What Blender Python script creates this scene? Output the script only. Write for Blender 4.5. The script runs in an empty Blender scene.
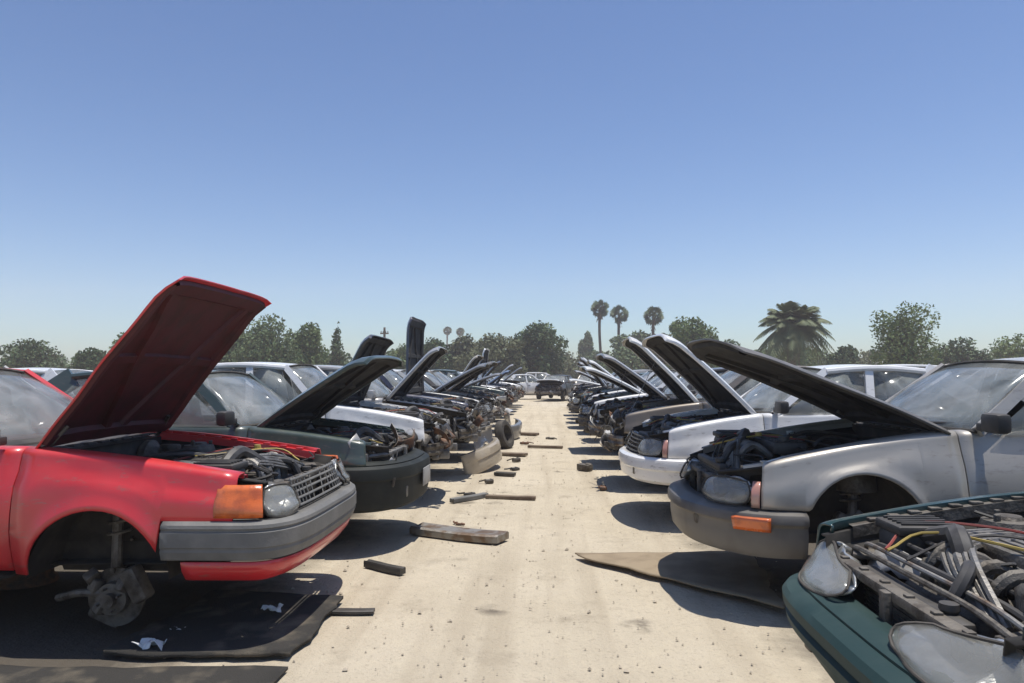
import bpy, bmesh, math, random
from mathutils import Vector, Matrix, noise

R = random.Random(7)
PI = math.pi
SC = bpy.context.scene
COL = SC.collection

# ------------------------------------------------------------------ materials
_M = {}
def mat(name, base, rough=0.6, metal=0.0, coat=0.0, c2=None, nscale=6.0, nlo=0.45, nhi=0.62,
        dust=0.0, bump=0.0, bscale=40.0, alpha=1.0, spec=0.5, detail=6.0, wear=0.0, valpha=None):
    if name in _M: return _M[name]
    m = bpy.data.materials.new(name); m.use_nodes = True
    nt = m.node_tree; N = nt.nodes; L = nt.links
    b = N['Principled BSDF']
    b.inputs['Base Color'].default_value = (*base, 1)
    b.inputs['Roughness'].default_value = rough
    b.inputs['Metallic'].default_value = metal
    b.inputs['Coat Weight'].default_value = coat
    b.inputs['Coat Roughness'].default_value = 0.12
    b.inputs['Specular IOR Level'].default_value = spec
    b.inputs['Alpha'].default_value = alpha
    tc = N.new('ShaderNodeTexCoord')
    last = None
    if c2:
        n = N.new('ShaderNodeTexNoise'); n.inputs['Scale'].default_value = nscale; n.inputs['Detail'].default_value = detail
        L.new(tc.outputs['Object'], n.inputs['Vector'])
        mr = N.new('ShaderNodeMapRange'); mr.inputs[1].default_value = nlo; mr.inputs[2].default_value = nhi
        L.new(n.outputs['Fac'], mr.inputs[0])
        mx = N.new('ShaderNodeMix'); mx.data_type = 'RGBA'
        mx.inputs[6].default_value = (*base, 1); mx.inputs[7].default_value = (*c2, 1)
        L.new(mr.outputs[0], mx.inputs[0]); last = mx.outputs[2]
    if dust > 0:
        n = N.new('ShaderNodeTexNoise'); n.inputs['Scale'].default_value = 3.1; n.inputs['Detail'].default_value = 9
        n.inputs['Roughness'].default_value = 0.65
        L.new(tc.outputs['Object'], n.inputs['Vector'])
        g = N.new('ShaderNodeNewGeometry'); sx = N.new('ShaderNodeSeparateXYZ'); L.new(g.outputs['Normal'], sx.inputs[0])
        up = N.new('ShaderNodeMapRange'); up.inputs[1].default_value = -0.6; up.inputs[2].default_value = 0.9
        up.inputs[3].default_value = 0.25; up.inputs[4].default_value = 1.0
        L.new(sx.outputs['Z'], up.inputs[0])
        mr = N.new('ShaderNodeMapRange'); mr.inputs[1].default_value = 0.3; mr.inputs[2].default_value = 0.75
        mr.inputs[3].default_value = 0.15 * dust; mr.inputs[4].default_value = dust
        L.new(n.outputs['Fac'], mr.inputs[0])
        mu = N.new('ShaderNodeMath'); mu.operation = 'MULTIPLY'; L.new(up.outputs[0], mu.inputs[0]); L.new(mr.outputs[0], mu.inputs[1])
        mx = N.new('ShaderNodeMix'); mx.data_type = 'RGBA'
        mx.inputs[6].default_value = (*base, 1); mx.inputs[7].default_value = (0.36, 0.31, 0.25, 1)
        if last: L.new(last, mx.inputs[6])
        L.new(mu.outputs[0], mx.inputs[0]); last = mx.outputs[2]
        ra = N.new('ShaderNodeMapRange'); ra.inputs[3].default_value = rough; ra.inputs[4].default_value = 0.85
        L.new(mu.outputs[0], ra.inputs[0]); L.new(ra.outputs[0], b.inputs['Roughness'])
    if wear > 0:
        mp = N.new('ShaderNodeMapping'); mp.inputs['Scale'].default_value = (5, 5, 16); L.new(tc.outputs['Object'], mp.inputs['Vector'])
        n = N.new('ShaderNodeTexNoise'); n.inputs['Scale'].default_value = 1.6; n.inputs['Detail'].default_value = 10; n.inputs['Roughness'].default_value = .72
        L.new(mp.outputs[0], n.inputs['Vector'])
        mr = N.new('ShaderNodeMapRange'); mr.inputs[1].default_value = .56; mr.inputs[2].default_value = .68; mr.inputs[4].default_value = wear
        L.new(n.outputs['Fac'], mr.inputs[0])
        mx = N.new('ShaderNodeMix'); mx.data_type = 'RGBA'; mx.inputs[6].default_value = (*base, 1); mx.inputs[7].default_value = (.20, .165, .135, 1)
        if last: L.new(last, mx.inputs[6])
        L.new(mr.outputs[0], mx.inputs[0]); last = mx.outputs[2]
    if valpha:
        n = N.new('ShaderNodeTexNoise'); n.inputs['Scale'].default_value = 3.5; n.inputs['Detail'].default_value = 9; n.inputs['Distortion'].default_value = 1.2
        L.new(tc.outputs['Object'], n.inputs['Vector'])
        mr = N.new('ShaderNodeMapRange'); mr.inputs[1].default_value = .32; mr.inputs[2].default_value = .68; mr.inputs[3].default_value = valpha[0]; mr.inputs[4].default_value = valpha[1]
        L.new(n.outputs['Fac'], mr.inputs[0]); L.new(mr.outputs[0], b.inputs['Alpha'])
    if last: L.new(last, b.inputs['Base Color'])
    if bump > 0:
        n = N.new('ShaderNodeTexNoise'); n.inputs['Scale'].default_value = bscale; n.inputs['Detail'].default_value = 5
        L.new(tc.outputs['Object'], n.inputs['Vector'])
        bp = N.new('ShaderNodeBump'); bp.inputs['Strength'].default_value = bump; bp.inputs['Distance'].default_value = 0.02
        L.new(n.outputs['Fac'], bp.inputs['Height']); L.new(bp.outputs[0], b.inputs['Normal'])
    _M[name] = m
    return m

def paint(name, c, dust=0.35, metal=0.0, rough=0.3, fade=None):
    return mat('paint_' + name, c, rough=rough, metal=metal, coat=0.6, c2=fade or tuple(min(1, v * 1.12 + .008) for v in c),
               nscale=2.2, nlo=.35, nhi=.7, dust=dust, bump=.05, bscale=3.0, wear=.5)

P_RED = paint('red', (0.58, 0.018, 0.026), dust=.15, rough=.33)
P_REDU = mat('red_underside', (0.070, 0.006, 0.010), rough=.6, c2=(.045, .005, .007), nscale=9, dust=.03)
P_GREEN = paint('dark_green', (0.028, 0.056, 0.048), dust=.2)
P_TEAL = paint('teal_green', (0.016, 0.056, 0.058), dust=.06)
P_SILVER = paint('silver', (0.40, 0.375, 0.335), dust=.3, metal=.25, rough=.38)
P_WHITE = paint('white', (0.80, 0.79, 0.77), dust=.22)
P_OFFW = paint('offwhite', (0.70, 0.69, 0.65), dust=.45)
P_GREY = paint('grey', (0.16, 0.165, 0.17), dust=.4, metal=.3, rough=.4)
P_LGREY = paint('light_grey', (0.36, 0.36, 0.36), dust=.4, metal=.3, rough=.4)
P_BLACK = paint('black', (0.012, 0.012, 0.014), dust=.3)
P_NAVY = paint('navy', (0.014, 0.022, 0.06), dust=.35)
P_BEIGE = paint('beige', (0.42, 0.36, 0.27), dust=.4)
P_BRONZE = paint('brown_grey', (0.15, 0.125, 0.10), dust=.4, metal=.3, rough=.4)
P_MAROON = paint('maroon', (0.12, 0.012, 0.016), dust=.4)
P_BLUE = paint('faded_blue', (0.10, 0.17, 0.30), dust=.4)
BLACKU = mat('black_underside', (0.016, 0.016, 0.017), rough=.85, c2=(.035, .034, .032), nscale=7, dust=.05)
PL_GREY = mat('grey_bumper_plastic', (0.125, 0.125, 0.12), rough=.62, c2=(.17, .168, .16), nscale=5, dust=.18, bump=.12, bscale=60)
PL_BLACK = mat('black_plastic', (0.020, 0.020, 0.020), rough=.55, c2=(.045, .043, .04), nscale=8, dust=.18)
RUBBER = mat('rubber', (0.018, 0.018, 0.018), rough=.85, c2=(.04, .037, .033), nscale=10, dust=.3)
HOSE = mat('hose_rubber', (0.014, 0.014, 0.015), rough=.5, c2=(.05, .05, .05), nscale=9, dust=.2)
GRIME = mat('grimy_metal', (0.125, 0.115, 0.10), rough=.6, metal=.5, c2=(.035, .028, .022), nscale=11, dust=.35, bump=.4, bscale=50)
ALU = mat('dull_aluminium', (0.22, 0.215, 0.205), rough=.5, metal=.7, c2=(.14, .13, .115), nscale=9, dust=.3, bump=.3, bscale=60)
STEEL = mat('bare_steel', (0.30, 0.285, 0.26), rough=.5, metal=.7, c2=(.16, .10, .06), nscale=8, dust=.3, bump=.2)
RUST = mat('rust', (0.17, 0.075, 0.035), rough=.85, c2=(.06, .035, .025), nscale=12, dust=.3, bump=.4)
BAY = mat('engine_bay_dirt', (0.014, 0.013, 0.012), rough=.9, c2=(.034, .03, .026), nscale=8, dust=.08)
FIN = mat('radiator_fins', (0.07, 0.067, 0.062), rough=.6, metal=.5, c2=(.14, .125, .10), nscale=14, dust=.3)
DARKIN = mat('dark_interior', (0.035, 0.034, 0.034), rough=.9, c2=(.07, .066, .06), nscale=4)
TANIN = mat('tan_interior', (0.19, 0.165, 0.135), rough=.9, c2=(.12, .10, .085), nscale=4)
GLASS = mat('dusty_glass', (0.30, 0.33, 0.32), rough=.12, alpha=.42, valpha=(.22, .62), c2=(.42, .42, .39), nscale=3, nlo=.4, nhi=.7, coat=.5)
LENS = mat('cloudy_lens', (0.40, 0.40, 0.365), rough=.16, alpha=.36, dust=.15, coat=1.0)
REFL = mat('lamp_reflector', (0.62, 0.62, 0.59), rough=.32, metal=.75, c2=(.36, .36, .34), nscale=9, bump=.25, bscale=30)
AMBER = mat('amber_lens', (0.72, 0.14, 0.012), rough=.25, coat=.8, c2=(.50, .09, .01), nscale=14, dust=.25, bump=.12, bscale=90)
PINKL = mat('faded_marker_lens', (0.55, 0.27, 0.21), rough=.25, coat=.8, c2=(.5, .33, .27), nscale=9)
REDL = mat('tail_lens', (0.35, 0.012, 0.012), rough=.2, coat=1.0)
WIRE_R = mat('red_cable', (.28, .03, .02), rough=.6, dust=.3)
WIRE_Y = mat('yellow_plastic', (.42, .30, .05), rough=.6, dust=.3)
CHROME = mat('chrome', (0.7, 0.7, 0.7), rough=.18, metal=1.0, dust=.2)
PLATE = mat('plate_metal', (0.42, 0.42, 0.41), rough=.5, metal=.2, c2=(.3, .3, .29), nscale=9, dust=.3)
CARDB = mat('cardboard', (0.30, 0.235, 0.155), rough=.95, c2=(.24, .185, .12), nscale=5, bump=.1)
CARPET = mat('dirty_carpet', (0.036, 0.033, 0.028), rough=1.0, c2=(.15, .125, .09), nscale=4.5, nlo=.5, nhi=.72, detail=10, bump=.5, bscale=120)
PAPER = mat('paper', (0.72, 0.72, 0.70), rough=.9)
WOOD = mat('weathered_wood', (0.22, 0.17, 0.12), rough=.9, c2=(.14, .10, .07), nscale=7, bump=.2)

def leafmat(name, a, b, s=.5):
    return mat(name, a, rough=.7, c2=b, nscale=s, nlo=.35, nhi=.65, detail=9)
LEAF_D = leafmat('leaf_dark', (.036, .070, .020), (.075, .122, .036))
LEAF_M = leafmat('leaf_mid', (.072, .125, .030), (.13, .18, .055))
LEAF_O = leafmat('leaf_olive', (.085, .105, .040), (.135, .145, .062))
LEAF_G = leafmat('leaf_grey', (.078, .125, .042), (.125, .17, .065))
LEAF_P = leafmat('leaf_palm', (.036, .068, .026), (.072, .108, .040), 1.5)
LEAF_Y = leafmat('leaf_date', (.080, .110, .045), (.135, .155, .07), 1.5)
BARK = mat('bark', (.12, .095, .07), rough=.95, c2=(.07, .055, .04), nscale=6, bump=.5)
DEADF = mat('dead_fronds', (.14, .105, .06), rough=.95, c2=(.09, .07, .04), nscale=5)

# ------------------------------------------------------------------ mesh builder
class MB:
    def __init__(s): s.v = []; s.f = []
    def add(s, vs, fs, M=None):
        o = len(s.v)
        s.v.extend([tuple(M @ Vector(p)) for p in vs] if M else [tuple(p) for p in vs])
        s.f.extend([tuple(i + o for i in f) for f in fs])
        return s
    def grid(s, rows, closeu=False, M=None):
        nr, nc = len(rows), len(rows[0]); vs = [p for r in rows for p in r]; fs = []
        for i in range(nr - 1):
            for j in range(nc if closeu else nc - 1):
                k = (j + 1) % nc
                fs.append((i * nc + j, i * nc + k, (i + 1) * nc + k, (i + 1) * nc + j))
        return s.add(vs, fs, M)
    def box(s, c, d, rot=None, bev=.012, M=None, taper=1.0):
        bm = bmesh.new(); bmesh.ops.create_cube(bm, size=1)
        for v in bm.verts:
            t = taper if v.co.z > 0 else 1
            v.co = Vector((v.co.x * d[0] * t, v.co.y * d[1] * t, v.co.z * d[2]))
        bv = min(bev, min(d) * .3)
        if bv > 0: bmesh.ops.bevel(bm, geom=bm.edges[:], offset=bv, segments=2, affect='EDGES', profile=.5)
        T = Matrix.Translation(c)
        if rot: T = T @ (Matrix.Rotation(rot[2], 4, 'Z') @ Matrix.Rotation(rot[1], 4, 'Y') @ Matrix.Rotation(rot[0], 4, 'X'))
        if M: T = M @ T
        bm.verts.index_update()
        s.add([v.co.copy() for v in bm.verts], [[v.index for v in f.verts] for f in bm.faces], T); bm.free()
        return s
    def tube(s, pts, r, n=8, cap=True, M=None, smooth=0):
        pts = [Vector(p) for p in pts]
        if smooth: pts = catmull(pts, smooth)
        rows = []; up = None
        for i, p in enumerate(pts):
            d = (pts[min(i + 1, len(pts) - 1)] - pts[max(i - 1, 0)]).normalized()
            if up is None or abs(d.dot(up)) > .98: up = Vector((0, 0, 1)) if abs(d.z) < .9 else Vector((1, 0, 0))
            a = d.cross(up).normalized(); b = a.cross(d).normalized(); up = b
            rr = r[min(i, len(r) - 1)] if isinstance(r, (list, tuple)) else r
            rows.append([p + a * rr * math.cos(2 * PI * k / n) + b * rr * math.sin(2 * PI * k / n) for k in range(n)])
        s.grid(rows, True, M)
        if cap:
            s.add(rows[0], [tuple(range(n))], M); s.add(rows[-1], [tuple(reversed(range(n)))], M)
        return s
    def lathe(s, prof, n=24, M=None):     # prof: (r, h) about local y axis
        rows = [[(r * math.cos(2 * PI * k / n), h, r * math.sin(2 * PI * k / n)) for k in range(n)] for r, h in prof]
        return s.grid(rows, True, M)
    def build(s, name, m, parent=None, smooth=35, solid=0, off=-1, bevel=0):
        me = bpy.data.meshes.new(name); me.from_pydata(s.v, [], s.f); me.update()
        bm = bmesh.new(); bm.from_mesh(me)
        bmesh.ops.remove_doubles(bm, verts=bm.verts[:], dist=1e-5)
        bmesh.ops.recalc_face_normals(bm, faces=bm.faces[:])
        bm.to_mesh(me); bm.free()
        if smooth:
            me.shade_smooth(); me.set_sharp_from_angle(angle=math.radians(smooth))
        me.materials.append(m)
        o = bpy.data.objects.new(name, me); COL.objects.link(o)
        if solid:
            md = o.modifiers.new('thick', 'SOLIDIFY'); md.thickness = solid; md.offset = off
        if parent: o.parent = parent
        return o

def catmull(p, k):
    out = []
    q = [p[0] * 2 - p[1]] + p + [p[-1] * 2 - p[-2]]
    for i in range(1, len(q) - 2):
        a, b, c, d = q[i - 1:i + 3]
        for j in range(k):
            t = j / k
            out.append(.5 * ((2 * b) + (c - a) * t + (2 * a - 5 * b + 4 * c - d) * t * t + (3 * b - a - 3 * c + d) * t ** 3))
    out.append(p[-1]); return out

def empty(name, loc, rz=0):
    o = bpy.data.objects.new(name, None); COL.objects.link(o)
    o.location = loc; o.rotation_euler = (0, 0, rz); o.empty_display_size = .2
    return o
def tag(o, label=None, cat=None, group=None, kind=None):
    if label: o['label'] = label
    if cat: o['category'] = cat
    if group: o['group'] = group
    if kind: o['kind'] = kind
    return o
def sm(t): t = max(0, min(1, t)); return t * t * (3 - 2 * t)
def lerp(a, b, t): return a + (b - a) * t

# ------------------------------------------------------------------ the car
DEF = dict(L=4.4, W=1.68, a=.45, n=2.6, ar=.3, zb0=.27, zb1=.54, zn=.73, zc=.95, zr=.97, belt=.93, roof=1.40,
           hinge=-1.25, wt=-2.0, rt=-3.0, rg=-3.6, ax=-.85, axr=-3.45, r=.345, axz=.30, lean=.25, sill=.25,
           paint=None, bumpm=None, hood=None, hoodp=None, hoodu=None, full=True, bumper=True, lamps=True, signal='side', fenders=True,
           wheel=False, grille=True, roofp=None, interior=None, glass=True, valance=None, hoodlen=1.0, wagon=False, seed=1,
           detail=2, bumpstyle=0, crease=.006, redbits=False, doors=True, flare=.016, rad=True, hoodn=7, hubdrop=.04)

class Car: pass

def make_car(name, **kw):
    S = dict(DEF); S.update(kw)
    rnd = random.Random(S['seed'])
    hw = S['W'] / 2; a, n, L, ar = S['a'], S['n'], S['L'], S['ar']
    Ls = L - a - ar
    root = empty(name, (0, 0, 0))
    pm = S['paint']; C = Car(); C.root = root; C.painted = []
    def taper(x):
        t = (x + L / 2) / (L / 2); return 1 - .05 * abs(t) ** 2.5
    def plan(q):
        sg = 1 if q >= 0 else -1; q = abs(q)
        if q <= 1:
            th = q * PI / 2; c = max(1e-4, math.cos(th)) ** (2 / n); s_ = max(1e-4, math.sin(th)) ** (2 / n)
            x = -a + a * c; y = hw * s_; nx = c ** (n - 1) / a; ny = s_ ** (n - 1) / hw
        elif q <= 1 + Ls: x = -a - (q - 1); y = hw; nx, ny = 0, 1
        else:
            th = (2 + Ls - q) * PI / 2; m_ = 3.0
            c = max(1e-4, math.cos(th)) ** (2 / m_); s_ = max(1e-4, math.sin(th)) ** (2 / m_)
            x = -L + ar - ar * c; y = hw * s_; nx = -c ** (m_ - 1) / ar; ny = s_ ** (m_ - 1) / hw
        l = math.hypot(nx, ny)
        return x, sg * y * taper(x), nx / l, sg * ny / l
    def ztop(x):
        if x > S['hinge']:
            t = sm(min(1, (-x) / (-S['hinge']))); t2 = (-x) / (-S['hinge'])
            return lerp(S['zn'], S['zc'], .55 * t2 + .45 * math.sin(min(1, t2) * PI / 2))
        t = (x - S['hinge']) / (-L - S['hinge'])
        return lerp(S['zc'], S['zr'], t)
    zmid = .52
    def off(z, x, nx):
        o = 0
        if z < zmid: o += S.get('tuck', .085) * ((zmid - z) / (zmid - .2)) ** 2
        else: o += S.get('tum', .065) * ((z - zmid) / .42) ** 1.7
        cz = lerp(S['zn'], S['zc'], min(1, -x / 1.3)) - .14
        o += S['crease'] * math.tanh((z - cz) / .012)
        if nx > .3 and z > S['zb1']: o += S['lean'] * (z - S['zb1']) * nx * nx
        for A in (S['ax'], S['axr']):
            d = math.hypot(x - A, z - S['axz']) - S['r']
            o -= S['flare'] * math.exp(-(d / .045) ** 2) if d > -.02 else 0
        o += .008 * noise.noise(Vector((x * 1.7 + S['seed'] * 9, z * 2.3, S['seed']))) + .005 * noise.noise(Vector((x * 4.5, z * 5, S['seed'] * 3.3)))
        return o
    def pt(q, z, out=0.0):
        x, y, nx, ny = plan(q); o = out - off(z, x, nx)
        return Vector((x + nx * o, y + ny * o, z))
    def zbot(x, base):
        for A in (S['ax'], S['axr']):
            if abs(x - A) < S['r'] - 1e-6:
                return max(base, S['axz'] + math.sqrt(S['r'] ** 2 - (x - A) ** 2))
        return base
    def qx(x): return 1 + (-a - x)
    SH = .045
    def side(s, qs, base, nz=8, shoulder=True, ztopf=None):
        rows = []
        for q in qs:
            x, y, nx, ny = plan(q)
            zt = (ztopf(x) if ztopf else ztop(x)); zt1 = zt - SH
            zb = min(zbot(x, base(x) if callable(base) else base), zt1 - .02); col = []
            for k in range(nz + 1):
                z = lerp(zb, zt1, (k / nz)); p = pt(q, z); col.append(Vector((p.x, s * p.y, p.z)))
            if shoulder:
                p0 = pt(q, zt1)
                for k in range(1, 6):
                    f = k / 5 * PI / 2; rr = SH * 1.25 * (1 - math.cos(f)) * 1.0
                    col.append(Vector((p0.x - nx * rr, s * (p0.y - ny * rr), zt1 + SH * math.sin(f))))
                pe = col[-1]; col.append(Vector((pe.x - nx * .045, pe.y - s * ny * .045, pe.z + .002)))
                col.append(Vector((pe.x - nx * .05, pe.y - s * ny * .05, pe.z - .03)))
            rows.append(col)
        return rows
    def arch_cols(x0, x1, A, nn):
        xs = [lerp(x0, x1, i / nn) for i in range(nn + 1)]; e = 1e-3
        xs += [A + S['r'] - e, A + S['r'] + e, A - S['r'] + e, A - S['r'] - e]
        xs += [A + S['r'] * math.cos(PI * i / 22) for i in range(1, 22)]
        return sorted([x for x in xs if min(x0, x1) - 1e-6 <= x <= max(x0, x1) + 1e-6], reverse=True)
    def P(o, painted=True):
        if painted: C.painted.append(o.name)
        return o
    hg = S['hinge']; d0 = hg - .03
    qf = .80 if S['lamps'] != 'wide' else .86
    if S['signal'] == 'wrap': qf = .99
    # fenders
    if S['fenders']:
        for s in (1, -1):
            qs = [lerp(qf, .998, i / 8) for i in range(8)] if qf < .98 else []
            qs += [qx(x) for x in arch_cols(-a, d0 + .004, S['ax'], 14)]
            def base(x): return S['zb1'] + .006 if x > S['ax'] + S['r'] - .02 else S['sill']
            P(MB().grid(side(s, qs, base)).build('fender', pm, root, 40, solid=.012))
            rows = []
            for i in range(23):            # wheel-arch liner
                t = PI * i / 22; x = S['ax'] + (S['r'] + .012) * math.cos(t); z = S['axz'] + (S['r'] + .012) * math.sin(t)
                rows.append([(x, s * (hw * taper(x) - .03 - (.30 if k else 0)), z) for k in range(2)])
            m = MB().grid(rows); yb = hw - .33
            m.add([(S['ax'] + (S['r'] + .012) * math.cos(PI * i / 22), s * yb, S['axz'] + (S['r'] + .012) * math.sin(PI * i / 22)) for i in range(23)]
                  + [(S['ax'] - S['r'], s * yb, .2), (S['ax'] + S['r'], s * yb, .2)], [tuple(range(25))])
            m.build('arch_liner', BAY, root, 30)
    # doors + quarters
    bl = lambda x: S['belt'] + .02
    xd = [(d0 - .005, -2.30), (-2.312, S['axr'] + S['r'] + .10)] if S['doors'] else [(d0 - .005, -2.45)]
    for s in (1, -1):
        for i, (x0, x1) in enumerate(xd):
            qs = [qx(lerp(x0, x1, k / 8)) for k in range(9)]
            d = P(MB().grid(side(s, qs, S['sill'] + .02)).build('door', pm, root, 40, solid=.02))
            h = MB(); px_ = x1 + .12; p = pt(qx(px_), .78)
            h.box((px_, s * (p.y + .012), .80), (.15, .035, .035), bev=.012); h.build('handle', PL_BLACK, d)
            if s == s and i == 0:
                mm = MB(); mm.box((x0 - .13, s * (hw + .06), S['belt'] + .08), (.09, .19, .12), bev=.03)
                mm.box((x0 - .12, s * (hw - .04), S['belt'] + .05), (.05, .1, .05), bev=.01)
                mm.build('mirror', PL_BLACK if rnd.random() < .6 else pm, d)
    body = MB()
    xq = xd[-1][1] - .012
    for s in (1, -1):
        qs = [qx(x) for x in arch_cols(xq, -L + ar, S['axr'], 12)] + [1 + Ls + (i / 10) for i in range(1, 11)]
        body.grid(side(s, qs, S['sill']))
    # deck, roof skin, pillars
    xs = [lerp(S['rg'] if not S['wagon'] else -L + .12, -L + .04, i / 6) for i in range(7)]
    def yin(x):
        q = qx(x) if x > -L + ar else 1 + Ls + math.asin(min(1, (max(0, (-L + ar - x)) / ar) ** 1.5)) / (PI / 2)
        return plan(min(q, 2 + Ls - .001))[1] - .10
    if not S['wagon']:
        body.grid([[(x, max(.05, yin(x)) * v, ztop(x) + .012 * (1 - v * v)) for v in (-1, -.6, -.2, .2, .6, 1)] for x in xs])
    # floor + sill inner
    MB().grid([[(hg - .1, v * (hw - .12), .24), (-1.6, v * (hw - .08), .235), (-3.0, v * (hw - .08), .235), (-L + .3, v * (hw - .2), .26)] for v in (-1, 0, 1)]).build('underbody', BAY, root, 30, solid=.02)
    P(body.build('body', pm, root, 40, solid=.012))
    wt, rt, rg, rf = S['wt'], S['rt'], (S['rg'] if not S['wagon'] else -L + .12), S['roof']
    yb, yt = hw - .10, hw - .26
    def bow(y, k): return k * (1 - (y / hw) ** 2)
    wb = lambda y: Vector((hg - .10 - S.get('wbx', 0) + bow(y, .14) - .08, y, S['zc'] - .005))
    wtop = lambda y: Vector((wt + bow(y, .10), y, rf - .035 + .035 * (1 - (y / yt) ** 2)))
    rtp = lambda y: Vector((rt - bow(y, .06), y, rf - .03 + .03 * (1 - (y / yt) ** 2)))
    rb = lambda y: Vector((rg - bow(y, .08) + .04, y, S['zr'] + .0))
    bx = min(-2.30, wt - .28)
    roof = MB(); rows = []
    for i in range(9):
        t = i / 8; r = []
        for j in range(11):
            v = -1 + j / 5; y = v * (yt + .03 * math.sin(PI * t))
            p = wtop(y).lerp(rtp(y), t); p.z = rf - .035 + .035 * (1 - v * v) + .035 * math.sin(PI * t); r.append(p)
        rows.append(r)
    roof.grid(rows); sk = len(roof.v)
    def bar(A, B, w, th, mb, nrm):
        A, B = Vector(A), Vector(B); d = (B - A).normalized(); nrm = Vector(nrm); u = d.cross(nrm).normalized(); v = u.cross(d)
        pts = []
        for Pp in (A, B):
            pts.append([Pp + u * w + v * th, Pp - u * w + v * th, Pp - u * w - v * th, Pp + u * w - v * th])
        mb.grid(pts, True); mb.add(pts[0], [(0, 1, 2, 3)]); mb.add(pts[1], [(3, 2, 1, 0)])
    for s in (1, -1):
        bar(wb(s * yb) , wtop(s * yt), .035, .022, roof, (0, s, .3))
        rl = [wtop(s * (yt + .005)).lerp(rtp(s * (yt + .005)), i / 8) for i in range(9)]
        for i, p in enumerate(rl): p.z = rf - .045 + .032 * math.sin(PI * i / 8); p.y += s * .03 * math.sin(PI * i / 8)
        roof.tube(rl, .032, 8)
        ty = s * (yt + .03); bar((bx, s * (hw - .06), S['belt']), (bx - .06, ty, rf - .02), .04, .015, roof, (0, s, .3))
        cw = .10 if not S['wagon'] else .06
        bar((rg + cw * .4, s * (yb + .01), S['zr'] - .02), rtp(s * yt) + Vector((.0, 0, -.02)), cw, .02, roof, (0, s, .3))
        if S['wagon']: bar((-3.2, s * (hw - .06), S['belt']), (-3.15, ty, rf - .02), .04, .015, roof, (0, s, .3))
    rp = S['roofp'] or pm
    o = roof.build('roof', rp, root, 40)
    if not S['roofp']: P(o)
    if S['glass']:
        ys = [-1 + i / 6 for i in range(13)]
        def pane(b, t, nm, k=.03):
            rows = []
            for i in range(7):
                f = i / 6; rows.append([b(y * lerp(yb - .01, yb - .01, f)).lerp(t(y * (yt - .01)), f) + Vector((k * math.sin(PI * f), 0, k * math.sin(PI * f))) for y in ys])
            return MB().grid(rows).build(nm, GLASS, root, 60, solid=.006)
        pane(wb, wtop, 'windshield'); pane(rb, rtp, 'rear_window', -.0)
        for s in (1, -1):
            for (xa, xb_, ta, tb) in ((hg - .22 - S.get('wbx', 0), bx + .04, wt - .05, bx - .01), (bx - .05, rg + .18, bx - .10, rt + .02)):
                MB().grid([[(xa, s * (hw - .075), S['belt']), (ta, s * (yt + .02), rf - .06)],
                           [(lerp(xa, xb_, .5), s * (hw - .07), S['belt']), (lerp(ta, tb, .5), s * (yt + .04), rf - .03)],
                           [(xb_, s * (hw - .075), S['belt']), (tb, s * (yt + .02), rf - .06)]]).build('side_window', GLASS, root, 60, solid=.005)
    # rubber windshield gasket + cowl
    g = MB(); g.tube([wb(yb * (i / 6 - 1)) + Vector((.012, 0, .004)) for i in range(13)], .014, 6)
    g.tube([wtop(yt * (i / 6 - 1)) + Vector((.01, 0, .0)) for i in range(13)], .012, 6)
    for s in (1, -1): g.tube([wb(s * (yb - .03)), wtop(s * (yt - .03))], .012, 6)
    g.build('window_seal', RUBBER, root)
    cw = MB(); cw.grid([[(hg + .01 + bow(v * hw, .05), v * (hw - .11), S['zc'] - .045), (hg - .06 + bow(v * hw, .1), v * (hw - .11), S['zc'] - .035),
                         wb(v * (hw - .11)) + Vector((0, 0, -.012))] for v in [-1 + i / 5 for i in range(11)]])
    for k in range(9):
        y = -.5 + k * .125; cw.box((hg - .05 + bow(y, .09), y, S['zc'] - .02), (.06, .09, .012), bev=.004)
    cw.tube([(hg - .04, -.35, S['zc'] + .02), (hg - .12, .0, S['zc'] + .03), (hg - .17, .25, S['zc'] + .04)], .008, 5)
    cw.tube([(hg - .02, .1, S['zc'] + .02), (hg - .10, .4, S['zc'] + .03), (hg - .19, .62, S['zc'] + .04)], .008, 5)
    cw.build('cowl', PL_BLACK, root)
    # interior
    im = S['interior'] or DARKIN
    dm = MB(); dm.box((hg - .42, 0, .84), (.34, S['W'] - .3, .22), bev=.06); dm.build('dashboard', DARKIN, root)
    for s in (1, -1):
        st = MB(); st.box((-2.22, s * .36, .52), (.5, .48, .16), bev=.05); st.box((-2.47, s * .36, .84), (.14, .46, .58), rot=(0, -.22, 0), bev=.05)
        st.box((-2.56, s * .36, 1.18), (.10, .24, .16), rot=(0, -.2, 0), bev=.04); st.build('seat', im, root)
    st = MB(); st.box((-3.1, 0, .55), (.45, 1.2, .18), bev=.05); st.box((-3.32, 0, .82), (.15, 1.2, .55), rot=(0, -.3, 0), bev=.05); st.build('rear_seat', im, root)
    sw = MB(); cM = Matrix.Translation((-1.88, .36, .93)) @ Matrix.Rotation(.95, 4, 'Y')
    sw.tube([cM @ Vector((.19 * math.cos(k * PI / 10), .19 * math.sin(k * PI / 10), 0)) for k in range(21)], .015, 6)
    sw.tube([cM @ Vector((-.18, 0, 0)), cM @ Vector((.18, 0, 0))], .015, 5); sw.tube([cM @ Vector((0, 0, 0)), cM @ Vector((0, 0, -.35))], .03, 6)
    sw.build('steering_wheel', PL_BLACK, root)
    for s in (1, -1):
        MB().grid([[pt(s * (1 + Ls + t), z, .012) for z in (.62, .70, .78, .84)] for t in [.22 + .045 * k for k in range(12)]]).build('tail_light', REDL, root, 50, solid=.02)
    # ------------------------------------------------ engine bay
    xr = -.20                                      # radiator plane
    tubm = MB(); yw = hw - .30
    fx = hg + .02
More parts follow.
